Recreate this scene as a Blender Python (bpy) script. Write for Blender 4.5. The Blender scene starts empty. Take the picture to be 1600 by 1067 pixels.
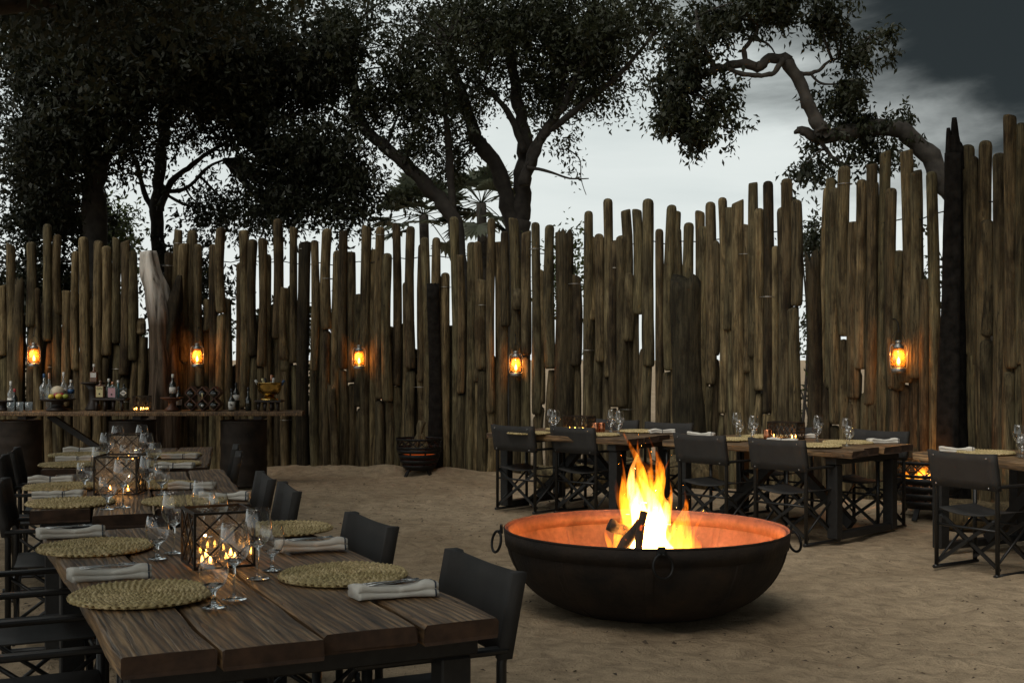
import bpy, math, random
import numpy as np
from mathutils import Vector, Matrix

# ------------------------------------------------------------------ camera, sky, sun, exposure
scene = bpy.context.scene
COL = scene.collection
FOC, YH, EYE = 1900.0, 560.0, 1.55        # focal length and horizon in photograph pixels, eye height in metres
cam = bpy.data.cameras.new('camera')
cam.sensor_width = 36.0
cam.lens = FOC / 1600 * 36
cam.shift_y = (YH - 533.5) / 1600
cam.clip_end = 2000
cam_ob = bpy.data.objects.new('camera', cam)
cam_ob.location = (0, 0, EYE)
cam_ob.rotation_euler = (math.pi / 2, 0, 0)
COL.objects.link(cam_ob)
scene.camera = cam_ob

world = bpy.data.worlds.new('World')
scene.world = world
world.use_nodes = True
wn = world.node_tree
wn.nodes.clear()
def wnode(t, **kw):
    n = wn.nodes.new(t)
    for k, v in kw.items():
        setattr(n, k, v)
    return n
SUN_EL, SUN_AZ = 52.0, -150.0             # weak soft light through the overcast, from behind on the left
sky = wnode('ShaderNodeTexSky', sky_type='NISHITA', sun_disc=False)
sky.sun_elevation = math.radians(SUN_EL)
sky.sun_rotation = math.radians(SUN_AZ)
bg_sky = wnode('ShaderNodeBackground'); bg_sky.inputs[1].default_value = 0.05
wn.links.new(sky.outputs[0], bg_sky.inputs[0])
tc = wnode('ShaderNodeTexCoord')
sep = wnode('ShaderNodeSeparateXYZ')
wn.links.new(tc.outputs['Generated'], sep.inputs[0])
mp = wnode('ShaderNodeMapping'); mp.inputs['Scale'].default_value = (1.6, 1.6, 6.0)
mp.inputs['Location'].default_value = (3.3, 1.2, 0.6)
wn.links.new(tc.outputs['Generated'], mp.inputs[0])
nz = wnode('ShaderNodeTexNoise'); nz.inputs['Scale'].default_value = 2.1; nz.inputs['Detail'].default_value = 7
nz.inputs['Roughness'].default_value = 0.55; nz.inputs['Distortion'].default_value = 0.35
wn.links.new(mp.outputs[0], nz.inputs[0])
def wmath(op, a, b):
    n = wnode('ShaderNodeMath', operation=op)
    for i, v in enumerate((a, b)):
        if isinstance(v, (int, float)): n.inputs[i].default_value = v
        else: wn.links.new(v, n.inputs[i])
    return n.outputs[0]
nzc = wmath('MULTIPLY', wmath('SUBTRACT', nz.outputs[0], 0.5), 0.34)
def wsmooth(v, lo, hi):
    n = wnode('ShaderNodeMapRange', interpolation_type='SMOOTHSTEP')
    wn.links.new(v, n.inputs[0]); n.inputs[1].default_value = lo; n.inputs[2].default_value = hi
    return n.outputs[0]
front = wmath('ADD', wmath('ADD', sep.outputs[2], nzc), wmath('MULTIPLY', sep.outputs[0], 0.8))
storm = wmath('MULTIPLY', wsmooth(front, 0.32, 0.50), wsmooth(sep.outputs[0], 0.0, 0.2))     # the storm front lies to the right
cov = wmath('ADD', sep.outputs[2], wmath('MULTIPLY', nzc, 1.6))
ramp = wnode('ShaderNodeValToRGB')
cr = ramp.color_ramp
cr.elements[0].position = 0.0; cr.elements[0].color = (0.64, 0.67, 0.65, 1)
cr.elements[1].position = 1.0; cr.elements[1].color = (0.36, 0.40, 0.41, 1)
for p, c in ((0.16, (0.58, 0.62, 0.605)), (0.25, (0.52, 0.565, 0.555)), (0.40, (0.42, 0.46, 0.45))):
    e = cr.elements.new(p); e.color = (*c, 1)
wn.links.new(cov, ramp.inputs[0])
bg_cl = wnode('ShaderNodeBackground'); bg_cl.inputs[1].default_value = 1.0
dark = wnode('ShaderNodeMix', data_type='RGBA', blend_type='MIX')
wn.links.new(storm, dark.inputs[0]); wn.links.new(ramp.outputs[0], dark.inputs[6])
dark.inputs[7].default_value = (0.016, 0.020, 0.020, 1)
wn.links.new(dark.outputs[2], bg_cl.inputs[0])
mixw = wnode('ShaderNodeMixShader'); mixw.inputs[0].default_value = 0.975
wn.links.new(bg_sky.outputs[0], mixw.inputs[1]); wn.links.new(bg_cl.outputs[0], mixw.inputs[2])
wo = wnode('ShaderNodeOutputWorld')
wn.links.new(mixw.outputs[0], wo.inputs[0])

sun = bpy.data.lights.new('sun', 'SUN')
sun.energy = 1.15; sun.angle = math.radians(40); sun.color = (1.0, 0.92, 0.81)
sun_ob = bpy.data.objects.new('sun', sun)
sun_ob.rotation_euler = (math.radians(90 - SUN_EL), 0, math.radians(180 - SUN_AZ))
COL.objects.link(sun_ob)

scene.view_settings.view_transform = 'Standard'
scene.view_settings.look = 'None'
scene.view_settings.exposure = 0.4
scene.view_settings.gamma = 1.0
scene.view_settings.use_curve_mapping = False
scene.render.engine = 'CYCLES'
scene.cycles.use_denoising = True
scene.cycles.max_bounces = 8
scene.cycles.diffuse_bounces = 3
scene.cycles.glossy_bounces = 3
scene.cycles.volume_step_rate = 1.6
scene.cycles.volume_max_steps = 96
scene.cycles.transparent_max_bounces = 24
scene.cycles.transmission_bounces = 8
scene.cycles.sample_clamp_indirect = 4.0
scene.cycles.caustics_reflective = False
scene.cycles.caustics_refractive = False

# ------------------------------------------------------------------ helpers
R = math.radians
rnd = random.Random(11)
nrg = np.random.default_rng(5)

def P(px, py, D):                          # a photograph pixel at a known distance
    return Vector(((px - 800) / FOC * D, D, EYE - (py - YH) / FOC * D))
def T(px, py, z):                          # a photograph pixel on a level plane
    D = FOC * (EYE - z) / (py - YH)
    return Vector(((px - 800) / FOC * D, D, z))

class MB:
    def __init__(s): s.v = []; s.f = []; s.sm = []
    def add(s, vs, fs, smooth=False, M=None):
        o = len(s.v)
        s.v += [tuple(M @ Vector(v)) if M is not None else tuple(v) for v in vs]
        s.f += [tuple(i + o for i in f) for f in fs]
        s.sm += [smooth] * len(fs)
        return s
    def box(s, c, d, M=None, bev=0.0):
        x, y, z = d[0] / 2, d[1] / 2, d[2] / 2
        cx, cy, cz = c
        if bev <= 0:
            vs = [(cx + a * x, cy + b * y, cz + e * z) for e in (-1, 1) for b in (-1, 1) for a in (-1, 1)]
            return s.add(vs, [(0, 2, 3, 1), (4, 5, 7, 6), (0, 1, 5, 4), (2, 6, 7, 3), (0, 4, 6, 2), (1, 3, 7, 5)], False, M)
        b = bev
        vs = []; rings = [(-z, b), (-z + b, 0), (z - b, 0), (z, b)]
        for (zz, ins) in rings:
            X, Y = x - ins, y - ins
            c2 = b if ins == 0 else b * 0.5
            for (u, w) in ((-X + c2, -Y), (X - c2, -Y), (X, -Y + c2), (X, Y - c2), (X - c2, Y), (-X + c2, Y), (-X, Y - c2), (-X, -Y + c2)):
                vs.append((cx + u, cy + w, cz + zz))
        fs = [tuple(range(7, -1, -1)), tuple(range(24, 32))]
        for k in range(3):
            for i in range(8):
                j = (i + 1) % 8
                fs.append((k * 8 + i, k * 8 + j, k * 8 + 8 + j, k * 8 + 8 + i))
        return s.add(vs, fs, False, M)
    def tube(s, pts, rad, n=8, caps=True, smooth=True, M=None, flat=1.0):
        pts = [Vector(p) for p in pts]
        if not hasattr(rad, '__len__'): rad = [rad] * len(pts)
        vs = []; fs = []
        up = None
        for i, p in enumerate(pts):
            t = (pts[min(i + 1, len(pts) - 1)] - pts[max(i - 1, 0)])
            if t.length < 1e-9: t = Vector((0, 0, 1))
            t.normalize()
            if up is None:
                up = Vector((0, 0, 1)) if abs(t.z) < 0.9 else Vector((1, 0, 0))
            a = t.cross(up)
            if a.length < 1e-6: a = t.orthogonal()
            a.normalize(); b = a.cross(t).normalized(); up = b
            for k in range(n):
                w = 2 * math.pi * (k + 0.5) / n
                vs.append(p + a * (math.cos(w) * rad[i]) + b * (math.sin(w) * rad[i] * flat))
        for i in range(len(pts) - 1):
            for k in range(n):
                j = (k + 1) % n
                fs.append((i * n + k, i * n + n + k, i * n + n + j, i * n + j))
        s.add(vs, fs, smooth, M)
        if caps:
            o = len(s.v) - len(vs)
            s.f.append(tuple(o + k for k in range(n))); s.sm.append(False)
            s.f.append(tuple(o + (len(pts) - 1) * n + k for k in range(n - 1, -1, -1))); s.sm.append(False)
        return s
    def bar(s, a, b, w, h, M=None):                       # a straight square bar between two points
        a = Vector(a); b = Vector(b); t = (b - a); L = t.length; t.normalize()
        up = Vector((0, 0, 1)) if abs(t.z) < 0.95 else Vector((0, 1, 0))
        x = t.cross(up).normalized(); y = x.cross(t).normalized()
        vs = [a + t * (L * e) + x * (w / 2 * p) + y * (h / 2 * q) for e in (0, 1) for (p, q) in ((-1, -1), (1, -1), (1, 1), (-1, 1))]
        fs = [(3, 2, 1, 0), (4, 5, 6, 7)] + [(i, (i + 1) % 4, 4 + (i + 1) % 4, 4 + i) for i in range(4)]
        return s.add(vs, fs, False, M)
    def lathe(s, prof, n=20, c=(0, 0, 0), M=None, smooth=True, caps=True):
        vs = []; fs = []
        for (r, z) in prof:
            for k in range(n):
                w = 2 * math.pi * k / n
                vs.append((c[0] + r * math.cos(w), c[1] + r * math.sin(w), c[2] + z))
        for i in range(len(prof) - 1):
            for k in range(n):
                j = (k + 1) % n
                fs.append((i * n + k, i * n + j, i * n + n + j, i * n + n + k))
        s.add(vs, fs, smooth, M)
        o = len(s.v) - len(vs)
        if caps and prof[0][0] > 1e-4: s.f.append(tuple(o + k for k in range(n - 1, -1, -1))); s.sm.append(False)
        if caps and prof[-1][0] > 1e-4: s.f.append(tuple(o + (len(prof) - 1) * n + k for k in range(n))); s.sm.append(False)
        return s
    def lathe_closed(s, prof, n=24, c=(0, 0, 0), M=None):   # profile is a loop (walls with thickness)
        vs = []; fs = []; m = len(prof)
        for (r, z) in prof:
            for k in range(n):
                w = 2 * math.pi * k / n
                vs.append((c[0] + r * math.cos(w), c[1] + r * math.sin(w), c[2] + z))
        for i in range(m):
            i2 = (i + 1) % m
            for k in range(n):
                j = (k + 1) % n
                fs.append((i * n + k, i * n + j, i2 * n + j, i2 * n + k))
        return s.add(vs, fs, True, M)
    def mesh(s, name):
        m = bpy.data.meshes.new(name)
        m.from_pydata(s.v, [], s.f)
        m.polygons.foreach_set('use_smooth', s.sm)
        m.update()
        return m
    def build(s, name, mat, parent=None, loc=(0, 0, 0), rz=0.0):
        return link(name, s.mesh(name), mat, parent, loc, rz)

def link(name, mesh, mat, parent=None, loc=(0, 0, 0), rz=0.0):
    if mat is not None and len(mesh.materials) == 0: mesh.materials.append(mat)
    o = bpy.data.objects.new(name, mesh)
    o.location = loc; o.rotation_euler = (0, 0, rz)
    o.parent = parent
    COL.objects.link(o)
    return o
def tag(o, label=None, cat=None, group=None, kind=None):
    if label: o['label'] = label
    if cat: o['category'] = cat
    if group: o['group'] = group
    if kind: o['kind'] = kind
    return o
def thing(name, label, cat, loc=(0, 0, 0), rz=0.0, group=None):
    o = bpy.data.objects.new(name, None)
    o.empty_display_size = 0.1
    o.location = loc; o.rotation_euler = (0, 0, rz)
    COL.objects.link(o)
    return tag(o, label, cat, group)
def dup(root, label, loc, rz=0.0, group=None):
    def rec(o, par):
        c = o.copy(); COL.objects.link(c); c.parent = par
        for ch in list(o.children): rec(ch, c)
        return c
    r = rec(root, None)
    r.location = loc; r.rotation_euler = (0, 0, rz); r['label'] = label
    if group: r['group'] = group
    return r
class Proto:                                # first use places the built thing itself, later uses copy it
    def __init__(s, maker): s.maker = maker; s.o = None
    def put(s, label, loc, rz=0.0, group=None):
        if s.o is None:
            s.o = s.maker(); s.o.location = loc; s.o.rotation_euler = (0, 0, rz); s.o['label'] = label
            if group: s.o['group'] = group
            return s.o
        return dup(s.o, label, loc, rz, group)
def smooth_path(pts, k=4):
    pts = [Vector(p) for p in pts]; out = []
    for i in range(len(pts) - 1):
        p0, p1, p2, p3 = pts[max(i - 1, 0)], pts[i], pts[i + 1], pts[min(i + 2, len(pts) - 1)]
        for j in range(k):
            t = j / k
            out.append(0.5 * ((2 * p1) + (p2 - p0) * t + (2 * p0 - 5 * p1 + 4 * p2 - p3) * t * t + (3 * p1 - p0 - 3 * p2 + p3) * t ** 3))
    out.append(pts[-1]); return out
def vnoise(x, y, seed):                     # smooth value noise on arrays
    xi = np.floor(x).astype(np.int64); yi = np.floor(y).astype(np.int64)
    fx = x - xi; fy = y - yi
    fx = fx * fx * (3 - 2 * fx); fy = fy * fy * (3 - 2 * fy)
    def h(a, b):
        n = (a * 374761393 + b * 668265263 + seed * 974634541) & 0x7fffffff
        n = ((n ^ (n >> 13)) * 1274126177) & 0x7fffffff
        return ((n ^ (n >> 16)) & 0xffff) / 65535.0
    return (h(xi, yi) * (1 - fx) + h(xi + 1, yi) * fx) * (1 - fy) + (h(xi, yi + 1) * (1 - fx) + h(xi + 1, yi + 1) * fx) * fy

# ------------------------------------------------------------------ materials
class NT:
    def __init__(s, name):
        s.m = bpy.data.materials.new(name); s.m.use_nodes = True
        s.t = s.m.node_tree; s.b = s.t.nodes['Principled BSDF']; s.out = s.t.nodes['Material Output']
    def n(s, typ, ins=None, **kw):
        nd = s.t.nodes.new(typ)
        for k, v in kw.items(): setattr(nd, k, v)
        for k, v in (ins or {}).items(): s.set(nd.inputs[k], v)
        return nd
    def set(s, sock, v):
        if isinstance(v, bpy.types.NodeSocket): s.t.links.new(v, sock)
        elif isinstance(v, bpy.types.Node): s.t.links.new(v.outputs[0], sock)
        else:
            if sock.type == 'RGBA' and len(v) == 3: v = (*v, 1)
            sock.default_value = v
    def p(s, **kw):
        for k, v in kw.items(): s.set(s.b.inputs[k.replace('_', ' ')], v)
        return s
    def coord(s, scale=(1, 1, 1), jitter=True, kind='Object'):
        c = s.n('ShaderNodeTexCoord').outputs[kind]
        if jitter:
            oi = s.n('ShaderNodeObjectInfo')
            mu = s.n('ShaderNodeMath', {0: oi.outputs['Random'], 1: 37.0}, operation='MULTIPLY')
            c = s.n('ShaderNodeVectorMath', {0: c, 1: mu.outputs[0]}, operation='ADD').outputs[0]
        return s.n('ShaderNodeMapping', {'Vector': c, 'Scale': scale}).outputs[0]
    def noise(s, vec, scale, detail=4, rough=0.55, dist=0.0):
        return s.n('ShaderNodeTexNoise', {'Vector': vec, 'Scale': scale, 'Detail': detail, 'Roughness': rough, 'Distortion': dist}).outputs[0]
    def ramp(s, fac, stops):
        r = s.n('ShaderNodeValToRGB', {0: fac}); e = r.color_ramp.elements
        e[0].position, e[0].color = stops[0][0], (*stops[0][1], 1)
        e[1].position, e[1].color = stops[-1][0], (*stops[-1][1], 1)
        for p, c in stops[1:-1]: q = e.new(p); q.color = (*c, 1)
        return r.outputs[0]
    def math(s, op, a, b=0.0):
        return s.n('ShaderNodeMath', {0: a, 1: b}, operation=op).outputs[0]
    def mix(s, a, b, fac, blend='MIX'):
        return s.n('ShaderNodeMix', {0: fac, 6: a, 7: b}, data_type='RGBA', blend_type=blend).outputs[2]
    def bump(s, h, strength=0.5, dist=0.01):
        s.set(s.b.inputs['Normal'], s.n('ShaderNodeBump', {'Height': h, 'Strength': strength, 'Distance': dist}).outputs[0])
        return s
def g(v): return (v, v, v)

def plain(name, col, rough=0.6, metal=0.0, nscale=20.0, var=0.35, bump=0.15, **kw):
    t = NT(name); c = t.coord()
    nz = t.noise(c, nscale, 5)
    t.p(Base_Color=t.ramp(nz, [(0.3, tuple(x * (1 - var) for x in col)), (0.7, tuple(min(1, x * (1 + var)) for x in col))]), Roughness=rough, Metallic=metal)
    if bump: t.bump(nz, bump, 0.004)
    for k, v in kw.items(): t.p(**{k: v})
    return t.m

M = {}
# weathered fence poles: greyish green to brown, each its own tone
def pole_mat(name, dark=1.0, warm=0.0):
    t = NT(name)
    c = t.coord((11, 11, 1.6)); cf = t.coord((60, 60, 2.6))
    n1 = t.noise(c, 1.2, 8, 0.70, 0.7); n2 = t.noise(cf, 1.0, 4, 0.6)
    base = t.ramp(n1, [(0.30, (0.030 * dark, 0.022 * dark, 0.014 * dark)), (0.48, (0.135 * dark, 0.109 * dark, 0.069 * dark)), (0.70, (0.275 * dark, 0.23 * dark, 0.158 * dark))])
    oi = t.n('ShaderNodeObjectInfo').outputs['Random']
    tone = t.ramp(oi, [(0.0, (0.40, 0.36, 0.31)), (0.2, (1.05, 1.07, 0.92)), (0.35, (0.55, 0.49, 0.42)), (0.55, (1.25, 1.15, 0.98)), (0.7, (0.62, 0.60, 0.54)), (0.85, (1.5, 1.38, 1.15)), (1.0, (0.72, 0.74, 0.66))])
    col = t.mix(base, tone, 1.0, 'MULTIPLY')
    fine = t.ramp(n2, [(0.35, g(0.45)), (0.62, g(1.12))])
    col = t.mix(col, fine, 0.85, 'MULTIPLY')
    ck = t.coord((3.2, 3.2, 1.4))
    kn = t.n('ShaderNodeTexVoronoi', {'Vector': ck, 'Scale': 2.3}, feature='F1').outputs[0]
    col = t.mix(col, t.ramp(kn, [(0.03, g(0.25)), (0.10, g(1.0))]), 0.8, 'MULTIPLY')
    stain = t.noise(t.coord((2.6, 2.6, 1.1)), 1.5, 5, 0.65)
    col = t.mix(col, t.ramp(stain, [(0.36, (0.30, 0.26, 0.21)), (0.48, (0.85, 0.85, 0.8)), (0.66, (1.15, 1.12, 1.0))]), 0.9, 'MULTIPLY')
    crk = t.noise(t.coord((22, 22, 0.55)), 1.0, 3, 0.55, 1.0)
    col = t.mix(col, t.ramp(crk, [(0.475, g(1.0)), (0.5, g(0.12)), (0.525, g(1.0))]), 0.75, 'MULTIPLY')
    t.p(Base_Color=col, Roughness=0.88)
    t.b.inputs['Specular IOR Level'].default_value = 0.25
    t.bump(t.math('ADD', t.math('MULTIPLY', n2, 0.6), n1), 0.75, 0.012)
    return t.m
M['pole'] = pole_mat('weathered_pole')
M['old_log'] = pole_mat('old_dark_log', 0.36)
M['charred'] = plain('charred_wood', (0.013, 0.0115, 0.010), 0.97, 0, 14, 0.6, 0.8, Specular_IOR_Level=0.1)
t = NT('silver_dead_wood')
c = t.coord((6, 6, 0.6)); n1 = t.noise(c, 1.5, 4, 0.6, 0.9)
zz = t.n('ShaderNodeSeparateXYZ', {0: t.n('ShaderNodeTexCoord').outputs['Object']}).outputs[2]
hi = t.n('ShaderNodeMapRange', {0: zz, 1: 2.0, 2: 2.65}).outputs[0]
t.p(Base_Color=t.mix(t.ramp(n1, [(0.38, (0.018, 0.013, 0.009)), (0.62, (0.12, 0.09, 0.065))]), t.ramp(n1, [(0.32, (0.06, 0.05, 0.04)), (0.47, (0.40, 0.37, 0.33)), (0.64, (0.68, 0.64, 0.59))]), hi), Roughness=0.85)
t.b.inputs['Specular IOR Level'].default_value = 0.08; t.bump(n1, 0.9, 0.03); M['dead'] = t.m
# table planks, grain along local Y
t = NT('rustic_plank')
c = t.coord((9, 0.9, 9)); n1 = t.noise(c, 1.3, 6, 0.6, 1.4)
cf = t.coord((75, 3.0, 75)); n2 = t.noise(cf, 1.0, 4, 0.6, 0.4)
wv = t.n('ShaderNodeTexWave', {'Vector': t.coord((5, 0.5, 5)), 'Scale': 2.6, 'Distortion': 9.0, 'Detail': 3.0, 'Detail Scale': 1.2}, bands_direction='X').outputs[1]
base = t.ramp(n1, [(0.28, (0.065, 0.034, 0.015)), (0.5, (0.235, 0.135, 0.060)), (0.74, (0.44, 0.28, 0.14))])
col = t.mix(base, t.ramp(wv, [(0.08, g(0.38)), (0.6, g(1.15))]), 0.8, 'MULTIPLY')
col = t.mix(col, t.ramp(n2, [(0.36, g(0.38)), (0.58, g(1.1))]), 0.8, 'MULTIPLY')
crk = t.noise(t.coord((26, 0.7, 26)), 1.0, 2, 0.5, 0.9)
col = t.mix(col, t.ramp(crk, [(0.485, g(1.0)), (0.5, g(0.2)), (0.515, g(1.0))]), 0.65, 'MULTIPLY')
kn = t.n('ShaderNodeTexVoronoi', {'Vector': t.coord((3.5, 1.6, 0.5)), 'Scale': 1.5}, feature='F1').outputs[0]
col = t.mix(col, t.ramp(kn, [(0.03, g(0.15)), (0.075, g(1.0))]), 0.9, 'MULTIPLY')
oi = t.n('ShaderNodeObjectInfo').outputs['Random']
col = t.mix(col, t.ramp(oi, [(0, g(0.75)), (1, g(1.1))]), 1.0, 'MULTIPLY')
t.p(Base_Color=col, Roughness=t.ramp(n1, [(0.3, g(0.62)), (0.7, g(0.45))]))
t.bump(t.math('ADD', t.math('MULTIPLY', wv, 0.5), t.math('ADD', n2, t.math('MULTIPLY', t.ramp(crk, [(0.485, g(1.0)), (0.5, g(0.0)), (0.515, g(1.0))]), 1.2))), 0.7, 0.006)
M['plank'] = t.m
M['end_grain'] = plain('sawn_end_grain', (0.050, 0.026, 0.014), 0.85, 0, 18, 0.5, 0.3)
M['beam'] = plain('dark_table_steel', (0.016, 0.015, 0.014), 0.6, 0.2, 25, 0.4, 0.2)
M['frame'] = plain('black_chair_tube', (0.018, 0.0175, 0.017), 0.38, 0.3, 60, 0.2, 0.05)
t = NT('charcoal_mesh_canvas')
c = t.coord((1, 1, 1), False)
wv1 = t.n('ShaderNodeTexWave', {'Vector': c, 'Scale': 130.0}, bands_direction='X').outputs[1]
wv2 = t.n('ShaderNodeTexWave', {'Vector': c, 'Scale': 130.0}, bands_direction='Z').outputs[1]
n1 = t.noise(c, 9, 4)
t.p(Base_Color=t.ramp(n1, [(0.3, (0.020, 0.0185, 0.017)), (0.7, (0.033, 0.030, 0.0275))]), Roughness=0.8)
t.bump(t.math('ADD', t.math('MULTIPLY', wv1, wv2), t.math('MULTIPLY', n1, 2.0)), 0.3, 0.002); M['canvas'] = t.m
t = NT('straw_braid')
c = t.coord((1, 1, 1)); n1 = t.noise(c, 55, 4, 0.6); n2 = t.noise(c, 7, 3)
col = t.ramp(n1, [(0.28, (0.18, 0.125, 0.05)), (0.5, (0.57, 0.45, 0.235)), (0.72, (0.84, 0.71, 0.45))])
col = t.mix(col, t.ramp(n2, [(0.35, (0.7, 0.68, 0.5)), (0.65, (1.05, 1.0, 0.92))]), 0.8, 'MULTIPLY')
t.p(Base_Color=col, Roughness=0.65); t.bump(n1, 0.5, 0.003); M['straw'] = t.m
def cloth(name, col):
    t = NT(name); c = t.coord((1, 1, 1), False); n1 = t.noise(c, 300, 2)
    w = t.noise(t.coord((1, 1, 1)), 12, 4)
    t.p(Base_Color=t.ramp(w, [(0.3, tuple(x * 0.86 for x in col)), (0.7, col)]), Roughness=0.9)
    t.bump(t.math('ADD', n1, t.math('MULTIPLY', w, 2.0)), 0.25, 0.002); return t.m
M['linen'] = cloth('cream_linen', (0.76, 0.72, 0.64))
M['stripe'] = cloth('slate_linen_stripe', (0.07, 0.08, 0.10))
M['steel'] = plain('table_steel', (0.55, 0.55, 0.54), 0.25, 1.0, 40, 0.1, 0.03)
M['iron'] = plain('black_iron', (0.013, 0.0125, 0.012), 0.55, 0.5, 30, 0.5, 0.3)
M['cage'] = plain('dark_bronze_wire', (0.035, 0.027, 0.020), 0.5, 0.7, 60, 0.4, 0.2)
def glass(name, col=(1, 1, 1), rough=0.0, ior=1.5):
    t = NT(name); t.t.nodes.remove(t.b)
    nz = t.noise(t.coord((1, 1, 1)), 30, 3)
    gl = t.n('ShaderNodeBsdfGlass', {'Color': col, 'IOR': ior, 'Roughness': rough})
    t.t.links.new(gl.outputs[0], t.out.inputs[0]); return t.m
M['glass'] = glass('clear_glass', (0.97, 0.98, 0.98))
M['wine_dark'] = plain('dark_wine_bottle', (0.008, 0.010, 0.007), 0.08, 0, 10, 0.2, 0, Coat_Weight=0.6)
def thin_glass(name, tint, haze, hazecol):                 # a thin pane: clear, a little sooty film, and its mirror sheen
    t = NT(name); t.t.nodes.remove(t.b)
    fc = t.n('ShaderNodeLayerWeight', {0: 0.5}).outputs[1]
    fr = t.math('ADD', t.math('MULTIPLY', t.math('POWER', fc, 2.2), 0.9), 0.10)
    tr = t.n('ShaderNodeBsdfTransparent', {0: tint}); gs = t.n('ShaderNodeBsdfGlossy', {'Roughness': 0.03})
    nz = t.noise(t.coord((1, 1, 1)), 14, 4)
    tl = t.n('ShaderNodeBsdfTranslucent', {0: hazecol})
    m0 = t.n('ShaderNodeMixShader', {0: t.math('MULTIPLY', nz, haze), 1: tr.outputs[0], 2: tl.outputs[0]})
    m1 = t.n('ShaderNodeMixShader', {0: fr, 1: m0.outputs[0], 2: gs.outputs[0]})
    t.t.links.new(m1.outputs[0], t.out.inputs[0]); return t.m
M['pane'] = thin_glass('thin_pane', (0.97, 0.97, 0.96), 0.06, (0.9, 0.85, 0.8))
M['globe'] = thin_glass('sooty_lantern_globe', (1.0, 0.90, 0.74), 0.26, (1.0, 0.46, 0.10))
M['bowl_glass'] = thin_glass('thin_wine_glass', (0.975, 0.98, 0.98), 0.03, (0.9, 0.9, 0.9))
M['bottle_clear'] = thin_glass('clear_bottle_glass', (0.88, 0.92, 0.93), 0.5, (0.75, 0.8, 0.82))
def emit(name, col, strength):
    t = NT(name); t.t.nodes.remove(t.b)
    nz = t.noise(t.coord((1, 1, 1)), 20, 2)
    em = t.n('ShaderNodeEmission', {0: col, 1: t.math('MULTIPLY', t.math('ADD', nz, 0.5), strength)})
    t.t.links.new(em.outputs[0], t.out.inputs[0]); return t.m
M['flame'] = emit('small_flame', (1.0, 0.42, 0.07), 22.0)
M['flame_lantern'] = emit('lantern_flame', (1.0, 0.45, 0.08), 30.0)
M['ember'] = emit('glowing_ember', (1.0, 0.14, 0.02), 0.45)
M['wax'] = plain('tea_light_wax', (0.75, 0.68, 0.55), 0.5, 0, 20, 0.1, 0)
M['tin'] = plain('tin_galvanised', (0.30, 0.29, 0.27), 0.4, 0.9, 20, 0.3, 0.1)
M['copper'] = plain('copper', (0.62, 0.25, 0.13), 0.25, 1.0, 30, 0.15, 0.05)
M['brass'] = plain('brass', (0.55, 0.38, 0.12), 0.2, 1.0, 12, 0.2, 0.05)
M['drum'] = plain('rusted_black_drum', (0.020, 0.014, 0.010), 0.75, 0.0, 6, 0.6, 0.3, Specular_IOR_Level=0.3)
M['dark_wood'] = plain('dark_stained_wood', (0.022, 0.014, 0.010), 0.5, 0, 25, 0.4, 0.2)
M['red_wood'] = plain('reddish_wood', (0.10, 0.038, 0.018), 0.5, 0, 25, 0.4, 0.2)
M['paper'] = plain('bottle_paper', (0.62, 0.60, 0.56), 0.7, 0, 40, 0.1, 0)
M['paper_yellow'] = plain('yellow_bottle_paper', (0.60, 0.52, 0.28), 0.7, 0, 40, 0.1, 0)
M['paper_pink'] = plain('pink_bottle_paper', (0.50, 0.30, 0.34), 0.7, 0, 40, 0.1, 0)
M['ink'] = plain('label_ink', (0.02, 0.018, 0.016), 0.7, 0, 40, 0.1, 0)
M['foil_blue'] = plain('blue_cap', (0.03, 0.08, 0.18), 0.4, 0.3, 30, 0.1, 0)
M['foil_gold'] = plain('rose_gold_foil', (0.50, 0.26, 0.16), 0.35, 0.8, 30, 0.1, 0.1)
M['foil_dark'] = plain('black_cap', (0.015, 0.015, 0.017), 0.4, 0.3, 30, 0.1, 0)
M['foil_white'] = plain('white_cap', (0.6, 0.6, 0.57), 0.5, 0.1, 30, 0.1, 0)
M['amber'] = plain('amber_spirit', (0.12, 0.045, 0.014), 0.1, 0, 12, 0.2, 0, Coat_Weight=0.6)
M['teal'] = plain('teal_bottle', (0.05, 0.14, 0.16), 0.1, 0, 12, 0.2, 0, Coat_Weight=0.6)
M['green_bottle'] = plain('green_bottle', (0.03, 0.045, 0.03), 0.1, 0, 12, 0.2, 0, Coat_Weight=0.6)
M['lemon'] = plain('lemon_skin', (0.62, 0.46, 0.06), 0.45, 0, 60, 0.15, 0.3)
M['lime'] = plain('lime_skin', (0.30, 0.34, 0.05), 0.45, 0, 60, 0.15, 0.3)
M['melon'] = plain('melon_skin', (0.58, 0.50, 0.36), 0.6, 0, 25, 0.2, 0.3)
M['pomegranate'] = plain('red_fruit', (0.30, 0.02, 0.025), 0.35, 0, 25, 0.3, 0.1)
M['bark'] = plain('dark_bark', (0.032, 0.027, 0.022), 0.9, 0, 9, 0.5, 0.9)
M['bark_grey'] = plain('grey_bark', (0.052, 0.046, 0.039), 0.9, 0, 9, 0.5, 0.9)
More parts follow.
